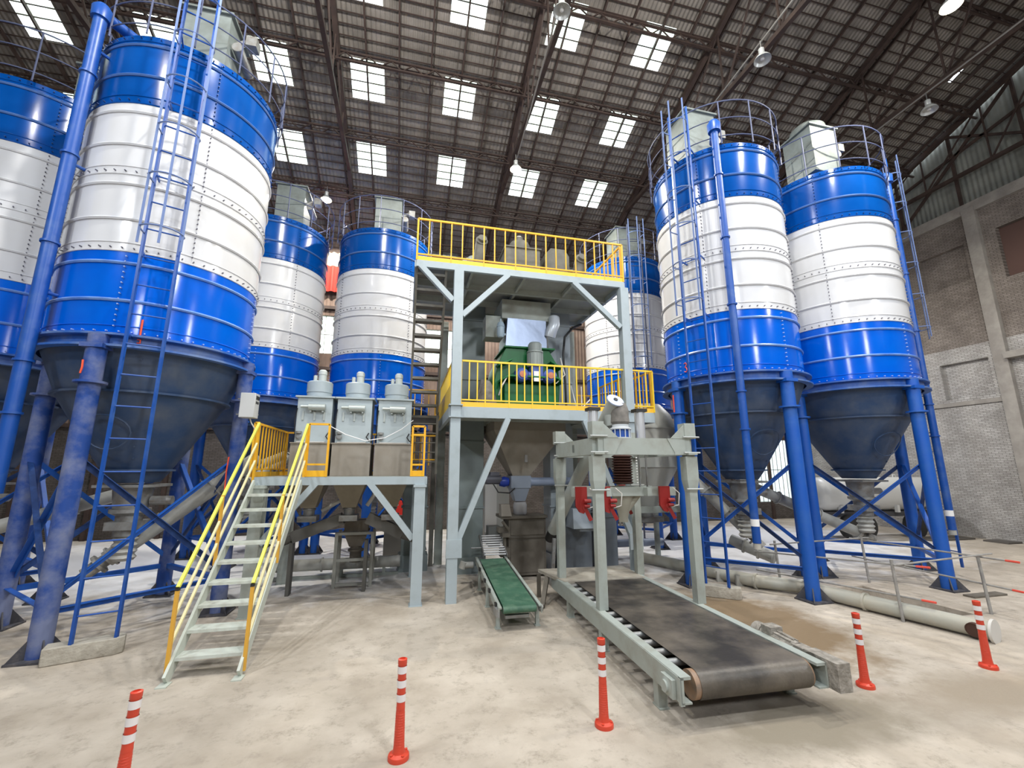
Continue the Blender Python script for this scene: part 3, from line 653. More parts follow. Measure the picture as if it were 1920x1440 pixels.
for lab, p, q in (('thin white rod leaning left behind the yellow railing, right of the mixer', (3.72, 9.0, 3.36), (3.55, 9.0, 4.05)), ('thin white rod leaning right behind the yellow railing, right of the mixer', (3.6, 8.95, 3.36), (4.0, 9.0, 3.75)), ('thin upright white rod behind the yellow railing, right of the mixer', (3.82, 9.05, 3.36), (3.82, 9.05, 4.05))):
    tag(MB().tube(p, q, .012, 6).build('white_rod', sign_white, origin=p), lab, 'rod', 'white rods beside the mixer')
# upper deck equipment
def deck_filter(label, x, y, z=6.14):
    f = thing('dust_filter', label, 'dust filter', (x, y, z), 'filters on the upper deck')
    b = MB(); b.box(x - .4, x + .4, y - .35, y + .35, z, z + 1.0); b.box(x - .43, x + .43, y - .38, y + .38, z + 1.0, z + 1.03); b.build('housing', deck_dust, f)
    MB().lathe([(.23, z + 1.03), (.25, z + 1.22), (.21, z + 1.3), (.09, z + 1.32), (.09, z + 1.45), (.06, z + 1.48), (0, z + 1.48)], (x, y, 0), 24).build('fan', deck_dust, f)
deck_filter('dusty grey filter with round fan on top, middle of the upper deck', 2.38, 9.1)
b = MB(); b.box(2.95, 3.55, 8.9, 9.5, 6.14, 7.15); b.prism([(2.95, 7.15), (3.55, 7.15), (3.45, 7.32), (3.1, 7.32)], 8.9, 9.5, 'xz'); tag(b.build('surge_box', deck_dust, origin=(3.2, 9.2, 6.14)), 'plain dusty grey box on the upper deck, right of the fan-topped filter', 'hopper')
def deck_screw(label, x, y, top):
    s_ = thing('inclined_screw', label, 'screw conveyor', (x, y, 6.14), 'inclined screw ends on the upper deck')
    b = MB(); b.tube((x - .1, y + .1, 6.14), (x + .02, y, top), .13, 16); b.build('tube', deck_dust, s_)
    b = MB(); b.lathe([(.14, 0), (.14, .03), (.10, .04), (.10, .1), (0, .1)], (x + .02, y - .05, top), 18, ax=(.1, -.9, .4)); b.build('end_cover', deck_dust, s_)
deck_screw('dusty upright screw end on the upper deck left of the filters', 1.42, 8.9, 7.25); deck_screw('dusty leaning screw end on the upper deck at the right', 3.72, 8.7, 6.98)
for x, lab in ((.35, 'left of the upright screw end'), (4.1, 'at the right rear corner')):
    b = MB(); b.box(x - .28, x + .28, 9.3, 9.9, 6.14, 6.62); b.box(x - .3, x + .3, 9.28, 9.92, 6.62, 6.66); tag(b.build('pale_bin', mat('bin_tan', (.30, .27, .21), .8), origin=(x, 9.6, 6.14)), 'low pale bin on the upper deck ' + lab, 'bin', 'pale bins on the upper deck')

# ---------------- below the lower deck: storage hopper, bagging machine
h = thing('discharge_hopper', 'big dusty cone hopper hanging below the lower tower deck', 'hopper', (2.5, 9.6, 2.0))
b = MB(); b.frustum((2.28, 2.66, 9.35, 9.75, 2.06), (1.78, 3.38, 8.95, 10.4, 3.02)); b.box(1.78, 3.38, 8.95, 10.4, 3.02, 3.3); b.build('hopper_cone', taupe_light, h)
b = MB(); b.box(2.24, 2.68, 9.32, 9.76, 1.80, 2.06); b.frustum((2.36, 2.58, 9.42, 9.66, 1.52), (2.26, 2.66, 9.34, 9.74, 1.80)); b.build('outlet_box', mat('outlet_blue_grey', (.25, .29, .36), .5), h)
MB().box(2.44, 2.50, 8.93, 8.96, 2.35, 2.5).build('vibrator', steel_dull, h)
sc = thing('screw_conveyor', 'horizontal blue-grey screw tube with blue gearbox crossing below the discharge hopper', 'screw conveyor', (2.7, 9.3, 1.93), 'screw conveyors')
b = MB(); b.tube((2.66, 9.5, 1.93), (3.9, 9.5, 1.93), .095, 18); b.lathe([(.12, 0), (.12, .03)], (2.7, 9.5, 1.93), 18, ax=(1, 0, 0)); b.build('tube', mat('tube_blue_grey', (.26, .31, .42), .4), sc)
MB().lathe([(0, -.12), (.09, -.1), (.12, 0), (.09, .1), (0, .12)], (2.12, 9.5, 1.93), 18, ax=(1, 0, 0)).build('gearbox', mat('gearbox_blue', (.02, .05, .35), .35), sc)
b = MB(); b.tube((1.7, 9.5, 1.98), (2.05, 9.5, 1.98), .10, 14); b.box(1.8, 2.0, 9.42, 9.58, 2.06, 2.14)
for k in range(10): b.beam((1.74, 9.5 + .1 * math.cos(k * .628), 1.98 + .1 * math.sin(k * .628)), (2.0, 9.5 + .1 * math.cos(k * .628), 1.98 + .1 * math.sin(k * .628)), .012, .012)
b.build('motor', mat('motor_dark', (.08, .08, .1), .5), sc)
MB().path([(1.85, 9.38, 1.9), (1.95, 9.3, 1.72), (2.2, 9.3, 1.7), (2.32, 9.32, 1.8)], .014, 6).build('cable', black, sc)
bm_ = thing('bagging_machine', 'dark dusty bagging machine below the discharge hopper', 'machine', (2.55, 9.5, 0))
b = MB(); b.box(2.16, 2.98, 9.22, 9.75, .04, 1.18); b.box(2.0, 3.0, 9.15, 9.8, 1.18, 1.24); b.box(2.16, 2.98, 9.20, 9.22, .78, .80); b.box(2.20, 2.94, 9.205, 9.22, .1, .74); b.box(2.20, 2.94, 9.205, 9.22, .84, 1.12); b.build('housing', taupe, bm_, bevel=.008)
b = MB(); b.frustum((1.98, 2.2, 9.1, 9.35, 1.24), (1.98, 2.16, 9.15, 9.35, 1.48)); b.build('control_head', mat('control_dust', (.30, .27, .23), .7), bm_)
b = MB(); b.box(1.92, 2.16, 9.1, 9.3, .92, 1.02); b.box(1.98, 2.14, 9.0, 9.2, .84, .92); b.tube((2.05, 9.1, .3), (2.05, 9.1, .9), .035, 8); b.box(1.96, 2.16, 9.05, 9.25, .45, .62); b.tube((1.98, 9.0, 1.15), (2.12, 9.05, .98), .03, 8); b.build('bag_spout', taupe, bm_)
b = MB(); b.box(1.75, 2.0, 9.32, 9.6, .62, 1.02); b.box(1.72, 1.76, 9.4, 9.5, .8, .86); b.build('side_box', mat('side_box_grey', (.12, .125, .12), .6), bm_)
MB().lathe([(.13, 1.24), (.15, 1.27), (.15, 1.44), (.13, 1.50)], (2.48, 9.5, 0), 20).build('fill_collar', mat('collar_white', (.50, .49, .50), .6), bm_)
rc = thing('roller_chute', 'small tilted roller chute feeding the green belt', 'roller chute', (1.85, 9.1, .5))
b = MB(); b.beam((1.60, 8.92, .50), (1.56, 9.35, .84), .02, .06); b.beam((2.06, 8.92, .50), (2.00, 9.35, .84), .02, .06); b.tube((1.62, 9.0, .05), (1.62, 9.0, .55), .02, 8); b.tube((2.04, 9.0, .05), (2.04, 9.0, .55), .02, 8)
b.tube((1.36, 9.12, .64), (1.6, 9.12, .64), .014, 6); b.box(1.6, 2.06, 8.9, 8.93, .38, .46); b.build('side_rails', steel_dull, rc)
for k in range(9):
    f = (k + .4) / 9; MB().tube((1.60, 8.92 + .43 * f, .52 + .34 * f), (2.04, 8.92 + .43 * f, .52 + .34 * f), .016, 8).build('roller', mat('roller_pale', (.62, .62, .62), .4), rc)

# ================================================================== GREEN BELT CONVEYOR
g = thing('green_conveyor', 'narrow conveyor with a green belt, pale rails and dusty legs', 'conveyor', (1.68, 7.6, 0))
xl = lambda y: 1.36 + (y - 6.3) * .035; zz_ = lambda y: .32 + (y - 6.3) * .06
Y0, Y1 = 6.32, 8.86; Wd = .58
b = MB(); n_ = 10; r_ = .05
pr_ = [(Y0 + .05 - r_ * math.sin(a), 0 - r_ + r_ * math.cos(a) + .0) for a in [PI * k / n_ for k in range(n_ + 1)]]
top = [(Y1 - .05, 0)]; poly = [(y, zz_(y) + dz) for y, dz in [(Y1, 0)] + pr_ + [(Y1, -.1)]]
vs = []; 
for (y, z) in poly:
    vs += [(xl(y) + .05, y, z), (xl(y) + Wd - .05, y, z)]
b.add(vs, [(2 * i, 2 * i + 1, 2 * i + 3, 2 * i + 2) for i in range(len(poly) - 1)]); b.build('belt', green_belt, g)
MB().tube((xl(Y0) + .06, Y0 + .05, zz_(Y0) - .05), (xl(Y0) + Wd - .06, Y0 + .05, zz_(Y0) - .05), .045, 16).build('drum', steel_dull, g)
for sx in (0, Wd):
    b = MB(); ya, yb = Y0 - .02, Y1 + .15; b.beam((xl(ya) + sx, ya, zz_(ya) - .005), (xl(yb) + sx, yb, zz_(yb) - .005), .045, .02); b.beam((xl(ya) + sx + (-.02 if sx == 0 else .02), ya, zz_(ya) - .05), (xl(yb) + sx + (-.02 if sx == 0 else .02), yb, zz_(yb) - .05), .012, .1)
    b.build('side_rail', paint_dusty, g)
for y in (6.5, 7.5, 8.5):
    for sx in (.0, Wd):
        b = MB(); b.box(xl(y) + sx - .025, xl(y) + sx + .025, y - .025, y + .025, 0, zz_(y) - .06); b.box(xl(y) + sx - .04, xl(y) + sx + .04, y - .05, y + .05, 0, .012); b.build('leg', paint_dusty, g)
for y in (6.45, 7.05, 7.55, 8.2): MB().box(xl(y) - .055, xl(y) - .025, y - .04, y + .04, zz_(y) - .03, zz_(y) + .025).build('bracket', black, g)
b = MB(); b.tube((xl(Y0) + Wd, Y0 + .05, zz_(Y0) - .05), (xl(Y0) + Wd + .05, Y0 + .05, zz_(Y0) - .05), .05, 14); b.box(xl(Y0) - .06, xl(Y0) - .01, Y0 - .02, Y0 + .18, .2, .31); b.box(xl(Y0) + .1, xl(Y0) + .45, Y0 + .1, Y0 + .16, .14, .18); b.build('bearing_block', steel_dull, g)
b = MB(); b.tube((1.2, 8.95, .36), (1.38, 8.95, .36), .06, 12); b.tube((1.16, 8.95, .3), (1.2, 8.95, .42), .07, 12); b.build('drive_motor', tube_grey, g)

# ================================================================== WIDE BELT CONVEYOR (local frame, turned 2 degrees)
CO = (2.44, 3.72, 0); CR = -.035
c = thing('belt_conveyor', 'wide low conveyor with a worn black rubber belt in the right foreground', 'conveyor', CO, rotz=CR, local=True)
LN = 3.35; WD = 1.40; HZ = .43
b = MB(); rr = .125; poly = [(LN, HZ)] + [(.12 - rr * math.sin(PI * k / 14), HZ - rr + rr * math.cos(PI * k / 14)) for k in range(15)] + [(LN, HZ - .25)]
vs = []
for y, z in poly: vs += [(.17, y, z), (WD - .07, y, z)]
b.add(vs, [(2 * i, 2 * i + 1, 2 * i + 3, 2 * i + 2) for i in range(len(poly) - 1)]); b.build('belt', rubber, c)
MB().tube((.12, .12, HZ - rr), (WD - .05, .12, HZ - rr), rr - .006, 28).build('drum', mat('drum_rust', (.33, .20, .12), .5, noise=(8, (.18, .14, .11), .4, .7)), c)
for sx in (0, WD):
    b = MB(); q = 1 if sx == 0 else -1
    b.box(sx - .05, sx + .05, -.03, LN + .45, HZ - .02, HZ + .005); b.box(sx - .05 * q - .008, sx - .05 * q + .008, -.03, LN + .45, HZ - .20, HZ); b.box(sx - .05, sx + .05, -.03, LN + .45, HZ - .21, HZ - .195)
    b.build('side_rail', paint_dusty, c)
for y in (.42, 1.75, 3.0):
    for sx in (.0, WD): b = MB(); b.box(sx - .045, sx + .045, y - .045, y + .045, 0, HZ - .2); b.box(sx - .05, sx + .05, y - .07, y + .07, 0, .012); b.build('leg', paint_dusty, c)
for k in range(13):
    y = .38 + k * .235; MB().tube((.05, y, HZ - .045), (WD - .06, y, HZ - .045), .034, 12).build('idler_roller', steel_dull, c)
b = MB(); b.lathe([(.075, 0), (.075, .04), (.05, .05), (.05, .07), (0, .07)], (-.06, .12, HZ - .115), 18, ax=(-1, 0, 0)); b.box(-.10, -.06, .03, .21, HZ - .19, HZ - .04); b.box(-.06, -.02, -.03, .0, HZ - .22, HZ); b.build('bearing_block', paint_dusty, c)
b = MB(); b.box(WD + .06, WD + .20, -.14, .22, .22, .46); b.lathe([(.14, 0), (.14, .12), (0, .13)], (WD + .06, .12, .32), 18, ax=(1, 0, 0)); b.box(WD + .07, WD + .19, .22, .38, .27, .45)
b.build('gearbox', mat('gear_dust', (.22, .20, .17), .8, noise=(16, (.36, .33, .29), .4, .65), bump=(30, .7)), c)
b = MB(); b.tube((WD + .13, .36, .38), (WD + .13, .80, .40), .085, 14)
for k in range(12): a = k * PI / 6; b.beam((WD + .13 + .09 * math.cos(a), .4, .38 + .09 * math.sin(a)), (WD + .13 + .09 * math.cos(a), .74, .40 + .09 * math.sin(a)), .014, .014)
b.box(WD + .05, WD + .2, .62, .76, .44, .52); b.tube((WD + .13, .8, .40), (WD + .13, .92, .40), .095, 14); b.build('drive_motor', mat('gear_dust', (0, 0, 0)), c)
b = MB(); b.add([(.0, LN - .1, HZ + .012), (WD, LN - .1, HZ + .012), (WD - .02, LN + .75, HZ + .03), (-.2, LN + .8, HZ + .02)] + [(.0, LN - .1, HZ - .03), (WD, LN - .1, HZ - .03), (WD - .02, LN + .75, HZ - .03), (-.2, LN + .8, HZ - .03)],
    [(0, 1, 2, 3), (7, 6, 5, 4), (0, 4, 5, 1), (1, 5, 6, 2), (2, 6, 7, 3), (3, 7, 4, 0)]); b.build('infeed_plate', mat('plate_dust', (.30, .27, .22), .8, noise=(3, (.45, .42, .36), .4, .7)), c)
b = MB(); b.beam((-.1, LN + .55, .40), (-.32, LN + .1, .04), .07, .07); b.beam((-.2, LN + .75, .38), (-.2, LN + .75, 0), .06, .06); b.beam((WD - .05, LN + .7, .38), (WD - .05, LN + .7, 0), .06, .06); b.build('strut', taupe, c)

# ================================================================== BULK-BAG FILLING FRAME (stands on the wide conveyor)
p_ = thing('bag_filling_frame', 'grey four-post bulk-bag filling frame standing over the wide belt', 'frame', (CO[0], CO[1], HZ), rotz=CR, local=True)
PY = (1.85, 3.52); PXs = (.04, 1.44); z0 = .0
for i, (x, y) in enumerate(((PXs[0], PY[0]), (PXs[1], PY[0]), (PXs[0], PY[1]), (PXs[1], PY[1]))):
    b = MB(); b.box(x - .06, x + .06, y - .06, y + .06, 0.004, 1.98); b.frustum((x - .06, x + .06, y - .06, y + .06, 1.45), (x - .09, x + .09, y - .075, y + .075, 1.62)); b.box(x - .09, x + .09, y - .075, y + .075, 1.62, 1.95)
    b.box(x - .085, x + .085, y - .085, y + .085, 2.20, 2.42); b.box(x - .07, x + .07, y - .12, y - .05, 1.97, 2.0)
    post = b.build('post', paint_dusty, p_)
    for z in (1.50, 2.0, 2.22): MB().tube((x - .125, y - .10, z), (x + .125, y - .10, z), .012, 8).build('clamp_bar', mat('bolt_pale', (.40, .42, .41), .45, metal=.3), post)
zb0, zb1 = 1.97, 2.20
for p, q in (((PXs[0], PY[0]), (PXs[1], PY[0])), ((PXs[0], PY[1]), (PXs[1], PY[1])), ((PXs[0], PY[0]), (PXs[0], PY[1])), ((PXs[1], PY[0]), (PXs[1], PY[1]))):
    b = MB(); b.beam((*p, (zb0 + zb1) / 2), (*q, (zb0 + zb1) / 2), .12, zb1 - zb0); b.build('top_beam', paint_dusty, p_)
for x, s_ in ((PXs[0], 1), (PXs[1], -1)):
    for y in (PY[0] - .075, PY[1] - .075):
        MB().prism([(x + s_ * .08, 2.20), (x + s_ * .30, 2.20), (x + s_ * .08, 2.40)], y, y + .02, 'xz').build('gusset', paint_dusty, p_)
        MB().prism([(x + s_ * .08, 1.97), (x + s_ * .25, 1.97), (x + s_ * .25, 2.0), (x + s_ * .36, 2.2), (x + s_ * .08, 2.2)], y + .005, y + .015, 'xz').build('gusset', paint_dusty, p_)
for x in (.32, 1.12):
    for k, y in enumerate((2.62,)):
        MB().tube((x, y, 2.02), (x, y, 2.68), .08, 20).build('lift_cylinder', chrome, p_); MB().box(x - .095, x + .095, y - .095, y + .095, 2.68, 2.73).build('cylinder_cap', black, p_)
        for dx in (-.05, .07): MB().tube((x + dx, y, 1.50), (x + dx, y, 2.0), .014, 8).build('piston_rod', steel_dull, p_)
b = MB(); b.beam((-.02, 2.62, 2.08), (1.46, 2.62, 2.08), .10, .12); b.build('cross_beam', paint_dusty, p_)
cr = thing('bag_carriage', 'lifting carriage with red bag grippers inside the filling frame', 'carriage', (CO[0], CO[1], HZ), rotz=CR, local=True)
b = MB(); b.beam((-.12, 2.45, 1.44), (1.55, 2.45, 1.44), .07, .13); b.beam((.06, 2.95, 1.44), (1.44, 2.95, 1.44), .07, .13); b.beam((.4, 2.3, 1.44), (.4, 3.1, 1.44), .07, .12); b.beam((1.05, 2.3, 1.44), (1.05, 3.1, 1.44), .07, .12); b.build('carriage_frame', paint_dusty, cr)
for x, y in ((-.02, 2.36), (1.31, 2.36), (.38, 2.36), (.98, 3.1)):
    b = MB(); s_ = .6 if x in (.38, .98) else 1; b.box(x - .085 * s_, x + .085 * s_, y - .04, y, 1.24, 1.52); b.prism([(x - .085 * s_, 1.24), (x + .085 * s_, 1.24), (x + .03, 1.14), (x - .03, 1.16)], y - .04, y, 'xz'); b.beam((x + .03, y - .03, 1.26), (x + .12, y - .08, 1.05), .035, .05); b.tube((x + .02, y - .08, 1.32), (x + .12, y - .08, 1.32), .03, 10); b.tube((x + .02, y - .08, 1.25), (x + .10, y - .08, 1.25), .025, 10)
    gr = b.build('gripper', red, cr); MB().path([(x + .12, y - .06, 1.5), (x + .2, y - .1, 1.42), (x + .18, y - .1, 1.25), (x + .08, y - .08, 1.22)], .008, 5).build('air_hose', dust_white, gr)
b = MB()
for k in range(11): z = 1.55 + k * .040; b.lathe([(.125, z), (.165, z + .02), (.125, z + .04)], (.78, 2.62, 0), 24, cap=False)
b.build('bellows', brown, cr)
b = MB()
for k in range(10): b.tube((.975, 2.52, 1.56 + k * .042), (.975, 2.52, 1.58 + k * .042), .014, 6)
b.build('bead_chain', sign_white, cr)
b = MB(); b.lathe([(.19, 1.50), (.19, 1.42), (.10, 1.16), (.07, 1.05), (.07, .98)], (.76, 2.62, 0), 24); b.tube((.80, 2.60, 1.18), (1.0, 2.55, 1.44), .07, 12); b.build('fill_spout', mat('spout_beige', (.34, .33, .27), .6), cr)
# pieces between the frame and the inclined screw
iv = thing('inlet_valve', 'white flanged valve with a blue band below the cloth sleeve', 'valve', (CO[0] + .78, CO[1] + 2.62, 2.6))
ORG = (CO[0] + .78, CO[1] + 2.62, 2.6); vx, vy = CO[0] + .87, CO[1] + 2.59
b = MB(); b.lathe([(.12, 2.50), (.12, 2.66), (.17, 2.67), (.17, 2.69), (.12, 2.70)], (vx, vy, 0), 24); b.lathe([(.12, 2.82), (.17, 2.82), (.17, 2.84), (.13, 2.86), (.13, 2.90)], (vx, vy, 0), 24)
for k in range(12): b.tube((vx + .155 * math.cos(k * .5236), vy + .155 * math.sin(k * .5236), 2.69), (vx + .155 * math.cos(k * .5236), vy + .155 * math.sin(k * .5236), 2.82), .009, 6)
b.build('flange', mat('flange_pale', (.55, .58, .60), .4), iv); MB().lathe([(.135, 2.70), (.135, 2.82)], (vx, vy, 0), 24).build('valve_body', mat('valve_blue', (.03, .10, .42), .4), iv)
b = MB(); b.lathe([(.125, 2.90), (.15, 2.94), (.14, 3.04), (.145, 3.12), (.12, 3.2), (.10, 3.24)], (vx, vy, 0), 20, cap=False); tag(b.build('cloth_sleeve', fabric, origin=(vx, vy, 2.9)), 'creased grey cloth sleeve under the upper end of the inclined screw', 'sleeve')
s1 = thing('screw_conveyor', 'thick inclined screw tube rising to a white-rimmed end above the filling frame', 'screw conveyor', (2.9, 8.3, 1.0), 'screw conveyors')
a_, b_ = Vector((2.98, 8.75, .98)), Vector((3.22, 6.28, 3.27)); d_ = (b_ - a_).normalized()
b = MB(); b.tube(a_, b_, .115, 24); b.tube(b_ - d_ * .22 + Vector((0, 0, -.05)), b_ - d_ * .22 + Vector((.02, 0, -.22)), .11, 18); b.build('tube', mat('screw_grey', (.36, .39, .37), .45, noise=(3, (.42, .42, .38), .4, .7)), s1)
b = MB(); b.lathe([(.10, 0), (.135, .005), (.14, .03), (.10, .035)], b_, 28, ax=d_); b.build('end_flange', mat('flange_bluewhite', (.50, .58, .78), .35), s1)
b = MB(); b.lathe([(.10, .03), (.07, .035), (.04, .02)], b_, 24, ax=d_); b.build('end_disc', mat('disc_blue', (.08, .16, .42), .4), s1); MB().lathe([(.035, .0), (.035, .05), (0, .055)], b_, 14, ax=d_).build('shaft', black, s1)
b = MB(); b.tube(a_, a_ - d_ * .25 + Vector((0, 0, -.02)), .10, 14); b.build('motor', black, s1)
b = MB(); b.box(2.82, 3.2, 8.42, 8.8, 0, .1); b.beam((2.9, 8.6, .1), (2.95, 8.6, .85), .06, .06); b.build('stand', steel_dull, s1)
# round-topped grey bin behind the filling frame
dm = thing('domed_bin', 'big grey round-topped bin behind the filling frame', 'bin', (5.68, 9.75, 0))
b = MB(); b.lathe([(.27, 1.3), (.80, 2.25), (.84, 2.25), (.84, 2.28), (.82, 2.28), (.82, 3.14), (.85, 3.14), (.85, 3.17), (.82, 3.17), (.72, 3.5), (.5, 3.76), (0, 3.80)], (5.68, 9.75, 0), 56); b.build('bin_body', mat('bin_grey', (.42, .43, .40), .45, noise=(2, (.46, .45, .40), .4, .7)), dm)
b = MB(); b.box(5.0, 6.36, 9.05, 9.15, 1.24, 1.38); b.box(5.0, 6.36, 10.3, 10.4, 1.24, 1.38); b.box(5.0, 5.1, 9.15, 10.3, 1.24, 1.38); b.box(6.26, 6.36, 9.15, 10.3, 1.24, 1.38); b.build('support_ring', paint_dusty, dm)
for x, y in ((5.05, 9.1), (6.31, 9.1), (5.05, 10.35), (6.31, 10.35)): MB().box(x - .05, x + .05, y - .05, y + .05, 0, 1.24).build('leg', paint_dusty, dm)
b = MB(); b.tube((5.68, 9.75, 1.3), (5.68, 9.75, .95), .2, 16); b.box(5.36, 6.0, 9.5, 10.0, .98, 1.1); b.build('outlet', steel_dull, dm)
# grey boot housings right of the bagging machine
for lab, x0, x1, y0, y1, z in (('dark grey low housing just right of the bagging machine', 3.35, 3.95, 9.05, 9.65, 1.30), ('second low grey housing further right, behind the filling frame', 4.2, 4.75, 9.45, 9.95, 1.15)):
    b = MB(); b.box(x0, x1, y0, y1, 0, z); b.frustum((x0, x1, y0, y1, z), (x0 + .05, x1 - .25, y0 + .05, y1 - .05, z + .35)); b.box(x0 - .03, x1 + .03, y0 - .03, y1 + .03, z - .02, z + .01); b.box(x0 - .04, x1 + .04, y0 - .04, y1 + .04, 0, .04)
    tag(b.build('low_housing', mat('housing_slate', (.13, .155, .185), .5, noise=(2, (.18, .20, .22), .4, .7)), origin=(x0, y0, 0)), lab, 'housing', 'low grey housings')
b = MB(); b.lathe([(.14, 1.35), (.17, 1.6), (.12, 1.85)], (3.75, 8.9, 0), 16); b.frustum((3.35, 3.9, 8.55, 9.0, 1.02), (3.4, 3.7, 8.7, 9.0, 1.4)); b.box(3.5, 3.9, 8.6, 9.04, .96, 1.02); tag(b.build('transfer_chute', mat('chute_blue_grey', (.27, .31, .35), .4), origin=(3.6, 8.8, .96)), 'blue-grey slanted chute seen through the left of the filling frame', 'chute')
b = MB(); b.tube((3.97, 10.6, .35), (6.6, 10.6, .35), .095, 16); b.box(4.2, 4.28, 10.5, 10.7, 0, .3); b.box(5.8, 5.88, 10.5, 10.7, 0, .3); tag(b.build('screw_tube', mat('tube_blue_grey', (0, 0, 0)), origin=(4, 10.6, .35)), 'horizontal blue-grey tube low behind the filling frame', 'screw conveyor', 'screw conveyors')
cb = thing('switch_cabinet', 'tall pale switch cabinet behind the tower, left of the bagging machine', 'cabinet', (2.75, 14.0, 0))
b = MB(); b.box(2.45, 3.25, 13.8, 14.2, .08, 1.95); b.build('cabinet_body', mat('cabinet_side', (.30, .31, .30), .5), cb); b = MB(); b.box(2.47, 2.84, 13.77, 13.8, .3, 1.92); b.build('door', cabinet, cb)
b = MB()
for k in range(4): b.box(2.55, 2.75, 13.76, 13.77, .14 + k * .03, .155 + k * .03)
b.box(2.45, 3.25, 13.82, 14.2, 0, .08); b.build('vent', black, cb)

# ================================================================== HOPPER PLATFORM WITH STAIR
hp = thing('hopper_platform', 'low grey steel platform carrying the three dust-filtered bins', 'platform', (-1, 8.8, 0))
for x, y in ((.26, 7.87), (-2.25, 7.87), (.26, 9.9), (-2.25, 9.9)):
    b = MB(); b.box(x - .09, x + .09, y - .09, y + .09, 0, 1.95); b.box(x - .11, x + .11, y - .11, y + .11, 1.90, 1.94); b.box(x - .11, x + .11, y - .11, y + .11, 0, .012); b.build('column', paint_tower if x > 0 else paint_dusty, hp)
for p, q in (((-2.34, 7.87), (.34, 7.87)), ((-2.34, 9.9), (.34, 9.9)), ((-2.34, 7.87), (-2.34, 9.9)), ((.34, 7.87), (.34, 9.9))): MB().beam((*p, 2.01), (*q, 2.01), .08, .13).build('edge_beam', paint_tower, hp)
b = MB()
for x0, x1, y0, y1 in ((-2.34, .34, 7.87, 8.5), (-2.34, .34, 9.42, 9.9), (-2.34, -2.12, 8.5, 9.42), (.14, .34, 8.5, 9.42)): b.box(x0, x1, y0, y1, 2.06, 2.08)
b.build('deck', mat('deck_plate', (0, 0, 0)), hp)
for p, q in (((-.58, 1.98), (.17, 1.05)), ((-1.42, 1.98), (-2.17, 1.05))): MB().beam((p[0], 7.87, p[1]), (q[0], 7.87, q[1]), .10, .10).build('diagonal_brace', paint_tower, hp)
for x0, x1 in ((-1.60, -1.28), (.10, .31)):
    b = MB(); y = 7.87
    for x in (x0, x1): b.beam((x, y, 2.08), (x, y, 2.95), .035, .035)
    b.beam((x0, y, 2.95), (x1, y, 2.95), .035, .035); b.beam((x0, y, 2.28), (x1, y, 2.28), .03, .03); b.box(x0, x1, y - .006, y + .006, 2.08, 2.18)
    if x0 > 0: b.beam((x0, y, 2.80), (x1, y, 2.80), .03, .03)
    b.build('railing', yellow, hp)
railing((-2.42, 7.94), (-2.42, 9.84), 2.08, 2.95, hp, step=.17); railing((-2.42, 7.87), (-2.36, 7.87), 2.08, 2.95, hp, toe=False)
railing((-2.42, 9.9), (.3, 9.9), 2.08, 2.95, hp, step=.25)
st = thing('stair', 'open steel stair with yellow handrails up to the low platform', 'stair', (-2.0, 6.7, 0))
SY0, SY1 = 5.72, 7.83
for x in (-2.33, -1.64):
    b = MB(); b.beam((x, SY0, .03), (x, SY1, 1.98), .03, .15); b.box(x - .05, x + .05, SY0 - .09, SY0 + .04, 0, .012); b.build('stringer', mat('stair_pale', (.52, .56, .50), .5, noise=(5, (.45, .46, .40), .5, .8)), st)
for i in range(9):
    f = (i + 1) / 10; y = SY0 + (SY1 - SY0) * f; z = 2.02 * f
    MB().box(-2.315, -1.655, y - .10, y + .10, z - .025, z + .008).build('tread', mat('tread_pale', (.56, .60, .55), .55, noise=(6, (.46, .47, .42), .45, .7)), st)
for x in (-2.36, -1.62):
    posts = ((SY0 + .07, .07), (SY0 + 1.0, 1.0), (SY1 + .02, 1.98)); H_ = .86
    for j, (y, z) in enumerate(posts):
        MB().beam((x, y, z - .03), (x, y, z + H_), .035, .035).build('rail_post', amber if j < 2 else yellow, st)
    MB().beam((x, posts[0][0], posts[0][1] + H_), (x, posts[2][0], posts[2][1] + H_ + .1), .034, .034).build('handrail', lemon, st)
    for hh in (.56, .28): MB().beam((x, posts[0][0], posts[0][1] + hh), (x, posts[2][0], posts[2][1] + hh + .08), .028, .028).build('mid_rail', yellow_pale, st)
    MB().box(x - .019, x + .019, posts[0][0] - .02, posts[0][0] + .02, posts[0][1] + H_ - .03, posts[0][1] + H_ + .0).build('black_joint', black, st)
XS = ((-2.03, -1.37), (-1.33, -.65), (-.58, .10))
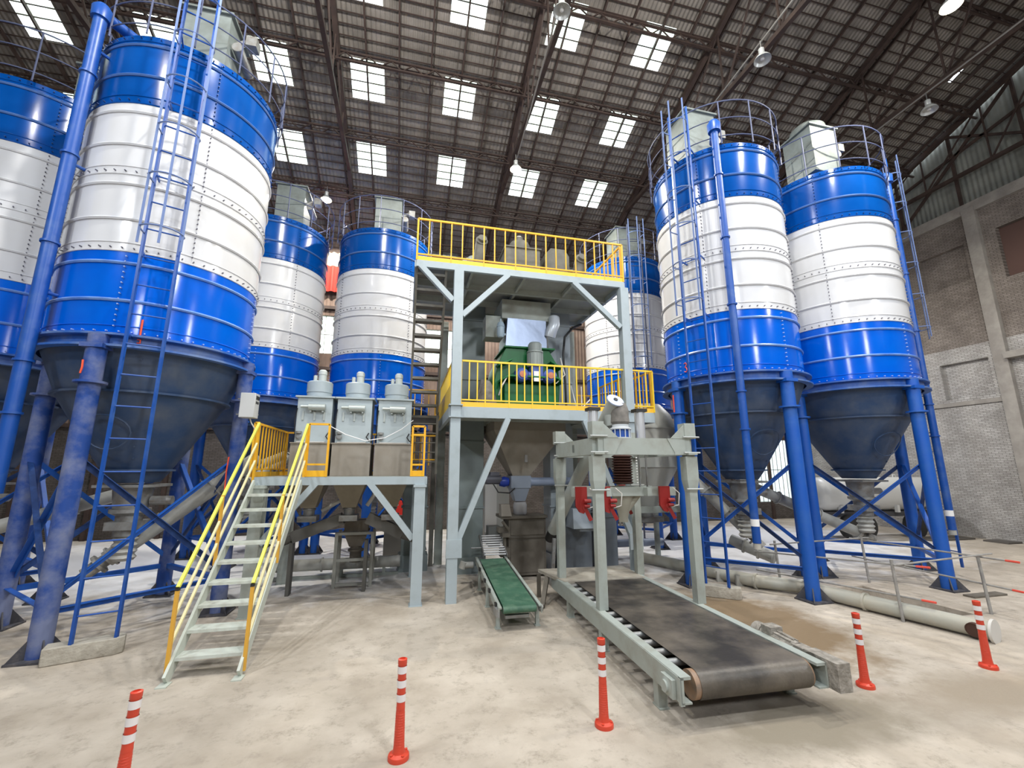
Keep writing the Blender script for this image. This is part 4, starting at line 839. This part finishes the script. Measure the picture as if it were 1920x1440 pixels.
for i, (x0, x1) in enumerate(XS):
    lab = ('left bin of the three filter-topped dusty bins, next to the stair', 'middle bin of the three filter-topped dusty bins', 'right bin of the three filter-topped dusty bins, nearest the tower')[i]
    f = thing('filter_bin', lab, 'bin', ((x0 + x1) / 2, 9.0, 1.0), 'filter-topped bins on the low platform'); xc = (x0 + x1) / 2
    b = MB(); b.box(x0, x1, 8.55, 9.40, 2.085, 2.66); b.box(x0 - .01, x1 + .01, 8.53, 9.41, 2.66, 2.68); b.build('bin_box', taupe_light, f)
    b = MB(); b.frustum((xc - .12, xc + .12, 8.85, 9.1, 1.50), (x0, x1, 8.55, 9.40, 2.085)); b.build('bin_cone', mat('cone_taupe', (.22, .19, .14), .65, noise=(3, (.28, .25, .19), .4, .7)), f)
    b = MB(); b.lathe([(.10, 1.36), (.10, 1.5)], (xc, 8.97, 0), 16); b.ring(.11, 1.47, .015, 16, c=(xc, 8.97)); b.box(xc - .16, xc + .16, 8.8, 9.15, 1.26, 1.36); b.build('outlet', steel_dull, f)
    b = MB(); b.box(x0 + .02, x1 - .03, 8.72, 9.35, 2.68, 3.53); b.box(x0 - .02, x1 + .01, 8.68, 9.39, 3.53, 3.56); b.build('filter_housing', mat('filter_paint', (.37, .43, .45), .4, noise=(4, (.32, .37, .38), .5, .8)), f)
    b = MB(); b.box(x0 + .08, x1 - .1, 8.58, 8.7, 2.685, 2.70); b.build('hatch', dust_white, f)
    b = MB(); b.lathe([(.225, 3.57), (.225, 3.66), (.235, 3.66), (.235, 3.86), (.21, 3.88), (0, 3.885)], (xc, 9.0, 0), 32); b.build('fan_housing', paint_tower, f)
    b = MB(); b.lathe([(.075, 3.88), (.075, 4.03), (.082, 4.03), (.078, 4.1), (.05, 4.13), (0, 4.135)], (xc + .03, 9.0, 0), 20); b.lathe([(.035, 3.88), (.035, 4.0), (0, 4.01)], (xc - .09, 8.95, 0), 12); b.build('fan_motor', mat('motor_pale', (.46, .50, .48), .4), f)
    b = MB(); b.tube((xc - .10, 8.64, 3.34), (xc + .19, 8.64, 3.34), .062, 14); b.tube((xc - .24, 8.66, 3.35), (xc - .1, 8.66, 3.35), .028, 8); b.box(xc - .08, xc - .05, 8.64, 8.72, 3.25, 3.34); b.box(xc + .13, xc + .16, 8.64, 8.72, 3.25, 3.34)
    for dx in (-.22, -.02, .15): b.box(xc + dx, xc + dx + .035, 8.705, 8.72, 3.10, 3.27)
    b.build('air_tank', mat('air_tank_grey', (.42, .46, .44), .35, metal=.3), f)
    b = MB(); b.lathe([(.055, 0), (.055, .04), (.03, .06), (0, .06)], (x0 + .09, 8.72, 2.80), 14, ax=(0, -1, 0)); b.lathe([(.05, 2.85), (.055, 2.89), (0, 2.9)], (x0 + .09, 8.68, 0), 12); b.build('level_switch', mat('switch_grey', (.25, .26, .26), .4), f)
    MB().path([(x0 + .03, 8.70, 3.32), (x0 - .0, 8.69, 3.1), (x0 + .02, 8.70, 2.82)], .008, 5).build('cable', black, f); b = MB(); b.path([(x1 - .06, 8.70, 2.88), (x1 - .1, 8.68, 2.80), (x1 - .04, 8.66, 2.72)], .012, 5); b.build('cable', black, f)
b = MB(); b.path([(-1.38, 8.50, 2.98), (-1.1, 8.5, 2.83), (-.75, 8.5, 2.72), (-.4, 8.5, 2.78), (-.1, 8.5, 2.95), (.10, 8.3, 3.1)], .008, 5)
tag(b.build('white_cable', sign_white, origin=(-1, 8.5, 2.8)), 'thin white cable sagging across the fronts of the three bins', 'cable')
# equipment under the low platform
b = thing('floor_screw', 'pale horizontal screw tube low on the floor under the low platform', 'screw conveyor', (-1, 10.1, 0), 'screw conveyors'); fs = b
b = MB(); b.tube((-2.6, 10.15, .27), (-.02, 10.15, .27), .115, 18); b.lathe([(.14, 0), (.14, .03)], (-1.6, 10.15, .27), 18, ax=(1, 0, 0)); b.build('tube', tube_grey, fs)
b = MB(); b.beam((-2.6, 10.15, .03), (-.05, 10.15, .03), .06, .06)
for x in (-2.3, -1.2, -.35): b.box(x - .03, x + .03, 10.1, 10.2, .06, .2)
b.build('support', paint_dusty, fs)
ch = thing('collecting_hopper', 'small dusty square hopper in a leg frame under the middle bin', 'hopper', (-.88, 9.5, 0))
b = MB(); b.frustum((-1.0, -.76, 9.38, 9.62, .72), (-1.1, -.66, 9.3, 9.7, .98)); b.box(-1.1, -.66, 9.3, 9.7, .98, 1.22); b.lathe([(.11, .72), (.11, .42)], (-.88, 9.5, 0), 16); b.lathe([(.15, .62), (.15, .66)], (-.88, 9.5, 0), 16); b.box(-1.12, -.64, 9.28, 9.72, 1.0, 1.02); b.build('hopper_body', taupe, ch)
for x, y in ((-1.22, 9.25), (-.56, 9.25), (-1.22, 9.75), (-.56, 9.75)): MB().box(x - .03, x + .03, y - .03, y + .03, 0, 1.0).build('leg', mat('leg_taupe', (.28, .28, .25), .6), ch)
for z in (.06, .5, .98): MB().beam((-1.22, 9.25, z), (-.56, 9.25, z), .045, .05).build('cross_bar', mat('leg_taupe', (0, 0, 0)), ch)
for lab, x0, x1, z in (('slanting dark screw trough under the left bin', -1.95, -1.1, 1.12), ('slanting dark screw trough under the right bin', -.66, .0, 1.12)):
    b = MB(); s_ = 1 if x0 < -1.2 else -1; xa, xb = (x0, x1) if s_ == 1 else (x1, x0)
    b.beam((xa, 9.0, .98), (xb, 9.0, 1.30), .22, .20); b.tube((xa - .22 * s_, 9.0, .90), (xa, 9.0, .98), .09, 12); b.box(min(xa, xb) - .02, min(xa, xb) + .04, 8.9, 9.1, 0, .9); tag(b.build('screw_trough', mat('trough_dark', (.10, .095, .085), .7), origin=(x0, 9, 1)), lab, 'screw conveyor', 'screw troughs under the bins')
for lab, p, q in (('white tube leaning left of the middle bin cone', (-1.52, 9.2, 1.42), (-1.10, 9.2, 1.66)), ('white tube right of the middle bin cone, leaning left', (-.70, 9.2, 1.50), (-.50, 9.2, 1.82)), ('white tube slanting down towards the right bin outlet', (-.44, 9.2, 1.84), (-.12, 9.2, 1.48))):
    tag(MB().tube(p, q, .038, 12).build('vent_tube', sign_white, origin=p), lab, 'tube', 'short white vent tubes')
b = MB(); b.box(-.35, .05, 13.6, 14.0, 0, .3); tag(b.build('pallet_block', tube_grey, origin=(-.3, 13.6, 0)), 'low grey block on the floor behind the low platform', 'block')
b = MB(); b.frustum((-.22, .05, 11.9, 12.1, 1.05), (-.12, -.05, 11.95, 12.05, 1.4)); tag(b.build('red_cover', red_cloth, origin=(-.1, 12, 1.05)), 'small red cover seen behind the platform brace', 'cover')
b = MB(); b.box(-.45, .15, 11.8, 12.3, 0, 1.05); tag(b.build('machine_block', mat('trough_dark', (0, 0, 0)), origin=(-.2, 12, 0)), 'dark machine block under the small red cover', 'machine')
# control box on the silo leg
cbx = thing('control_box', 'pale control box with black labels strapped to the blue leg above the stair', 'control box', (-2.55, 7.95, 3.05))
b = MB(); b.box(-2.64, -2.42, 7.72, 7.94, 3.02, 3.42); b.build('box_body', cabinet, cbx, bevel=.008)
b = MB()
for k in range(4): b.box(-2.42, -2.412, 7.76 + k * .04, 7.785 + k * .04, 3.32, 3.38)
for k in range(3): b.box(-2.42, -2.412, 7.76 + k * .05, 7.78 + k * .05, 3.25, 3.29)
b.build('switch_row', black, cbx)
b = MB(); b.box(-2.75, -2.64, 7.94, 7.965, 3.34, 3.36); b.box(-2.75, -2.42, 7.94, 7.965, 3.08, 3.10); b.build('strap', steel_dull, cbx)
MB().path([(-2.5, 7.83, 3.02), (-2.48, 7.84, 2.95), (-2.42, 7.85, 2.85), (-2.40, 7.88, 2.75)], .01, 5).build('cable', dust_white, cbx)

# ================================================================== INCLINED SCREWS UNDER THE SILOS
def screw(label, a, c, r=.11, motor=True, legs=()):
    s_ = thing('screw_conveyor', label, 'screw conveyor', tuple(a), 'screw conveyors'); a = Vector(a); c = Vector(c); d = (c - a).normalized()
    b = MB(); b.tube(a, c, r, 20); L0 = (c - a).length
    for f in (.02, .33, .66): b.lathe([(r, 0), (r + .035, 0), (r + .035, .025), (r, .025)], a + d * (L0 * f), 20, ax=d)
    b.build('tube', tube_grey, s_)
    if motor:
        b = MB(); b.tube(a - d * .30, a, r * .75, 14); b.tube(a - d * .12, a - d * .08, r + .03, 14); b.build('motor', mat('motor_dusty', (.20, .20, .19), .7, noise=(14, (.34, .32, .28), .4, .6)), s_)
    for f in legs: p = a + d * (L0 * f); MB().beam((p.x, p.y, 0), (p.x, p.y, p.z - r), .05, .05).build('support_leg', paint_dusty, s_)
screw('thick pale screw tube rising from under the large left silo towards the platform', (-4.35, 8.22, .86), (-2.62, 8.9, 2.42), .125)
screw('thin pale tube above the thick one, between the left silo legs', (-3.75, 9.6, 1.85), (-2.5, 10.2, 2.5), .09, False, (.3, .8))
screw('uppermost thin pale tube between the left silo legs', (-3.3, 10.6, 1.95), (-2.3, 11.4, 2.75), .085, False, (.3, .8))
screw('pale screw tube left of the large left silo, going behind its front leg', (-7.0, 8.3, 1.0), (-4.5, 9.4, 1.9), .11)
screw('pale screw tube dropping towards the filling frame under the silo marked 3', (7.05, 8.0, .86), (6.25, 8.9, 2.15), .11)
screw('long pale screw tube from the rightmost silo passing behind the blue leg', (9.95, 8.0, .80), (7.5, 8.75, 1.95), .115)
screw('short pale tube lying low beside the silo marked 3', (7.75, 8.15, .35), (7.3, 8.9, .62), .13, False)

# ================================================================== LONG PIPE ON THE FLOOR, PIT RAILING
lp = thing('floor_pipe', 'long pale pipe on the floor at the right with a dark side opening', 'pipe', (6.5, 7, 0))
PP = [Vector(q) for q in ((5.62, 10.0, .13), (6.16, 8.5, .13), (6.52, 7.4, .13), (7.02, 6.88, .13), (7.22, 5.9, .13), (7.53, 4.5, .13))]
b = MB(); b.path(PP, .112, 24); P1, P2 = PP[-2], PP[-1]; d = (P2 - P1).normalized()
for k in (1, 2, 4): q = PP[k]; dd = (PP[k + 1] - PP[k - 1]).normalized(); b.lathe([(.112, 0), (.137, 0), (.137, .035), (.112, .035)], q, 24, ax=dd)
b.build('pipe_wall', mat('pipe_pale', (.42, .42, .37), .5, noise=(2.2, (.46, .43, .35), .4, .7), bump=(14, .2)), lp)
b = MB(); sd = (Vector((-1, -.25, 0)) - d * Vector((-1, -.25, 0)).dot(d)).normalized(); b.lathe([(.088, .05), (.088, .125), (.08, .125), (.08, .119), (0, .119)], P2 - d * .14, 20, ax=sd + Vector((0, 0, -.1))); b.build('side_opening', [mat('opening_dark', (.07, .035, .025), .9)], lp)
for f in (.45, .8): q = PP[1] + (PP[2] - PP[1]) * f; MB().box(q.x - .17, q.x + .05, q.y - .02, q.y + .02, .0, .2).build('saddle', tube_grey, lp)
b = MB(); b.lathe([(.0, 0), (.15, 0), (.15, .03), (.0, .03)], P2 + d * .004, 28, ax=d); b.build('end_flange', dust_white, lp)
pr = thing('pit_railing', 'makeshift railing of thin grey pipes with red ends round the open floor pit', 'railing', (8, 6.2, 0))
pg = mat('thin_pipe', (.33, .32, .30), .5, noise=(8, (.22, .21, .2), .4, .7)); redend = mat('red_end', (.7, .08, .05), .5)
posts = {'a': (6.95, 7.25), 'b': (7.22, 5.36), 'c': (8.92, 5.30), 'd': (9.02, 7.22)}
for k, (x, y) in posts.items():
    MB().tube((x, y, 0), (x - .02, y + .02, .86), .022, 10).build('post', pg, pr)
for p, q, e in (((6.75, 7.6, .62), (7.36, 5.16, .80), 1), ((6.75, 7.6, .28), (7.36, 5.16, .34), 1), ((7.12, 5.30, .80), (9.15, 5.28, .88), 0), ((9.02, 7.5, .80), (8.93, 5.0, .84), 1), ((9.02, 7.5, .45), (8.95, 5.0, .42), 1), ((6.8, 7.25, .80), (9.2, 7.25, .84), 0)):
    b = MB().tube(p, q, .014, 8).build('rail', pg, pr)
    if e: u = (Vector(q) - Vector(p)).normalized(); MB().tube(q, Vector(q) + u * .16, .016, 8).build('red_end', redend, b)
for lab, x, y, l in (('thin dark floor plate below the hanging blue pipe, by the brick wall', 16.9, 10.9, .9), ('smaller dark plate on the floor at the far right beside the wall', 17.9, 10.0, .3)):
    tag(MB().box(x - l, x + l, y - .3, y + .3, 0, .05).build('floor_plate', mat('plate_dark', (.10, .09, .08), .7), origin=(x, y, 0)), lab, 'plate')
b = MB(); b.box(9.7, 10.5, 5.95, 6.12, 0, .03); tag(b.build('timber', taupe, origin=(10, 6, 0)), 'short grey timber beside the front leg of the rightmost silo', 'timber')
# white tank on a trailer behind the right silos
tk = thing('tank_trailer', 'long white cylindrical tank on a dark chassis behind the right silos', 'tank', (15.2, 12.4, 0))
TA, TB = Vector((13.2, 12.0, 1.40)), Vector((17.5, 11.55, 1.40)); du = (TB - TA).normalized()
b = MB(); Lt = (TB - TA).length; b.lathe([(0, -.05), (.38, .0), (.50, .10), (.54, .22), (.54, Lt - .22), (.50, Lt - .10), (.38, Lt), (0, Lt + .05)], TA, 36, ax=du); b.build('tank_shell', tank_white, tk)
b = MB(); b.beam(TA + Vector((0, 0, -.64)), TB + Vector((0, 0, -.64)), .5, .16); b.build('chassis', mat('chassis_dark', (.05, .05, .055), .6), tk)
for f in (.12, .4, .6, .88): q = TA + du * (Lt * f); MB().box(q.x - .05, q.x + .05, q.y - .45, q.y - .35, .82, 1.05).build('saddle', tank_white, tk)
for f in (.2, .32, .75): q = TA + du * (Lt * f) + Vector((0, -.2, 0)); MB().lathe([(.0, 0), (.36, 0), (.38, .06), (.38, .2), (.36, .26), (0, .26)], (q.x, q.y, .38), 24, ax=(0, -1, 0)).build('wheel', black, tk)
MB().path([TA + du * 3.1 + Vector((0, 0, .54)), TA + du * 3.12 + Vector((0, 0, .62)), TA + du * 3.2 + Vector((0, 0, .62)), TA + du * 3.22 + Vector((0, 0, .54))], .02, 6).build('lifting_eye', tank_white, tk)
# cloth hanging between the left back silos
cl = thing('hanging_cloth', 'cream and red cloth hanging high between the two left back silos', 'cloth', (-2.9, 16.8, 9.0))
MB().tube((-3.55, 16.78, 10.52), (-2.25, 16.78, 10.52), .03, 8).build('hanging_rod', rust, cl); MB().beam((-2.9, 16.78, 10.52), (-2.9, 17.05, 10.52), .04, .04).build('wall_bracket', rust, cl)
def cloth(x0, x1, z0, z1, y):
    b = MB(); k = 24; vs = []
    for i in range(k + 1): xx = x0 + (x1 - x0) * i / k; yy_ = y + .05 * math.sin(i * 1.3); vs += [(xx, yy_, z0), (xx, yy_, z1)]
    return b.add(vs, [(2 * i, 2 * i + 2, 2 * i + 3, 2 * i + 1) for i in range(k)])
cloth(-3.5, -2.3, 9.95, 10.5, 16.75).build('cream_part', cream_cloth, cl); cloth(-3.5, -2.3, 8.9, 9.95, 16.75).build('red_part', red_cloth, cl)

# ================================================================== DELINEATOR POSTS
G_D = 'red and white striped delineator posts'
def delineator():
    d = thing('delineator_post', '', 'traffic post', (0, 0, 0), G_D)
    b = MB(); b.lathe([(.082, 0), (.082, .022), (.078, .032), (.05, .045), (.045, .06), (.041, .10), (.034, .34)] + [(.033 + .002 * (k % 2), .34 + k * .012) for k in range(3)] + [(.033, .66), (.036, .665), (.036, .70), (.022, .705), (.02, .69), (0, .69)], n=32)
    for k in range(14): b.ring(.040 - k * .00045, .08 + k * .018, .0025, 28)
    for k in range(4): a = k * PI / 2 + .5; b.lathe([(.011, .034), (.011, .046), (0, .047)], (.063 * math.cos(a), .063 * math.sin(a), 0), 8)
    b.build('post_body', orange, d)
    for z in (.40, .50, .60): MB().lathe([(.0365, z), (.0365, z + .052)], n=32, cap=False).build('reflective_band', reflect, d)
    return d
dp = delineator()
for i, (x, y, rz, lab) in enumerate(((-1.74, 3.84, .3, 'red and white striped post in the lower left corner, cut by the bottom edge'), (.05, 3.95, 0, 'red and white striped post standing in front of the stair, left of the green belt'), (1.79, 3.97, .5, 'red and white striped post left of the near end of the wide black belt'),
        (4.72, 3.98, 1, 'red and white striped post just right of the wide black belt motor'), (6.51, 3.99, .2, 'red and white striped post at the right, before the end of the long floor pipe'))):
    o = dp if i == 0 else copy_tree(dp); o.location = (x, y, 0); o.rotation_euler.z = rz; o['label'] = lab
dp.rotation_euler.y = .02

# ================================================================== HIGH-BAY LAMPS
def lamp(label, x, y, z, on, power=900, ztop=None, tilt=(0, 0)):
    l = thing('high_bay_lamp', label, 'lamp', (x, y, z), 'round high-bay lamps')
    b = MB(); b.lathe([(.18, 0), (.177, .015), (.13, .09), (.075, .15), (.055, .17)], (x, y, z), 32, cap=False); b.lathe([(.174, .005), (.12, .09), (.06, .145), (0, .145)], (x, y, z), 32, cap=False); b.build('shade', lampmat, l)
    MB().lathe([(.055, .17), (.062, .185), (.062, .30), (.03, .32), (0, .32)], (x, y, z), 20).build('ballast', lampmat, l)
    MB().tube((x, y, z + .32), (x, y, (ztop or roof_z(y) - .25)), .012, 6).build('hanger', steel_dull, l)
    if on:
        MB().lathe([(0, -.09), (.07, -.07), (.11, .0), (.11, .04), (.04, .12)], (x, y, z), 20).build('bulb', lit, l)
        pl_ = bpy.data.lights.new('lamp_light', 'SPOT'); pl_.energy = power; pl_.color = (1, .94, .83); pl_.shadow_soft_size = .06; pl_.spot_size = R(168); pl_.spot_blend = .25
        L_ = bpy.data.objects.new('lamp_light', pl_); COL.objects.link(L_); L_.location = (0, 0, -.17); L_.parent = l
    else: MB().lathe([(0, .02), (.04, .03), (.05, .07), (.03, .14)], (x, y, z), 16).build('bulb', mat('bulb_off', (.7, .7, .68), .2), l)
    l.rotation_euler = (tilt[0], tilt[1], 0)
lamp('lit lamp glowing between two rows of skylights above the tower', 2.90, 11.47, 11.3, True, 2700, 11.83)
lamp('lit lamp glowing above the two left back silos', -3.07, 14.5, 11.3, True, 2300)
lamp('lit lamp glaring at the top edge of the photo on the right', 10.2, 4.75, 11.3, True, 1500)
lamp('unlit pale lamp at the top edge near the middle, beside a skylight', 2.66, 6.69, 11.3, False, 0, 11.83)
lamp('unlit pale lamp hanging above the silo marked 3', 7.45, 6.62, 11.3, False, 0, 11.83)
lamp('unlit lamp hanging near the right gable wall above the rightmost silo', 12.75, 6.78, 11.3, False, 0, 11.83)

# ================================================================== LOOSE FINISHING PIECES
b = MB()
for x in (8.3, 9.4): b.beam((x, 16.2, 0), (x, 16.2, 1.2), .06, .06)
b.beam((8.3, 16.2, 1.2), (9.4, 16.2, 1.2), .06, .06); b.box(8.2, 9.5, 15.9, 16.5, .5, .6)
tag(b.build('work_bench', steel_dull, origin=(8.8, 16.2, 0)), 'distant grey work bench behind the round-topped bin', 'bench')
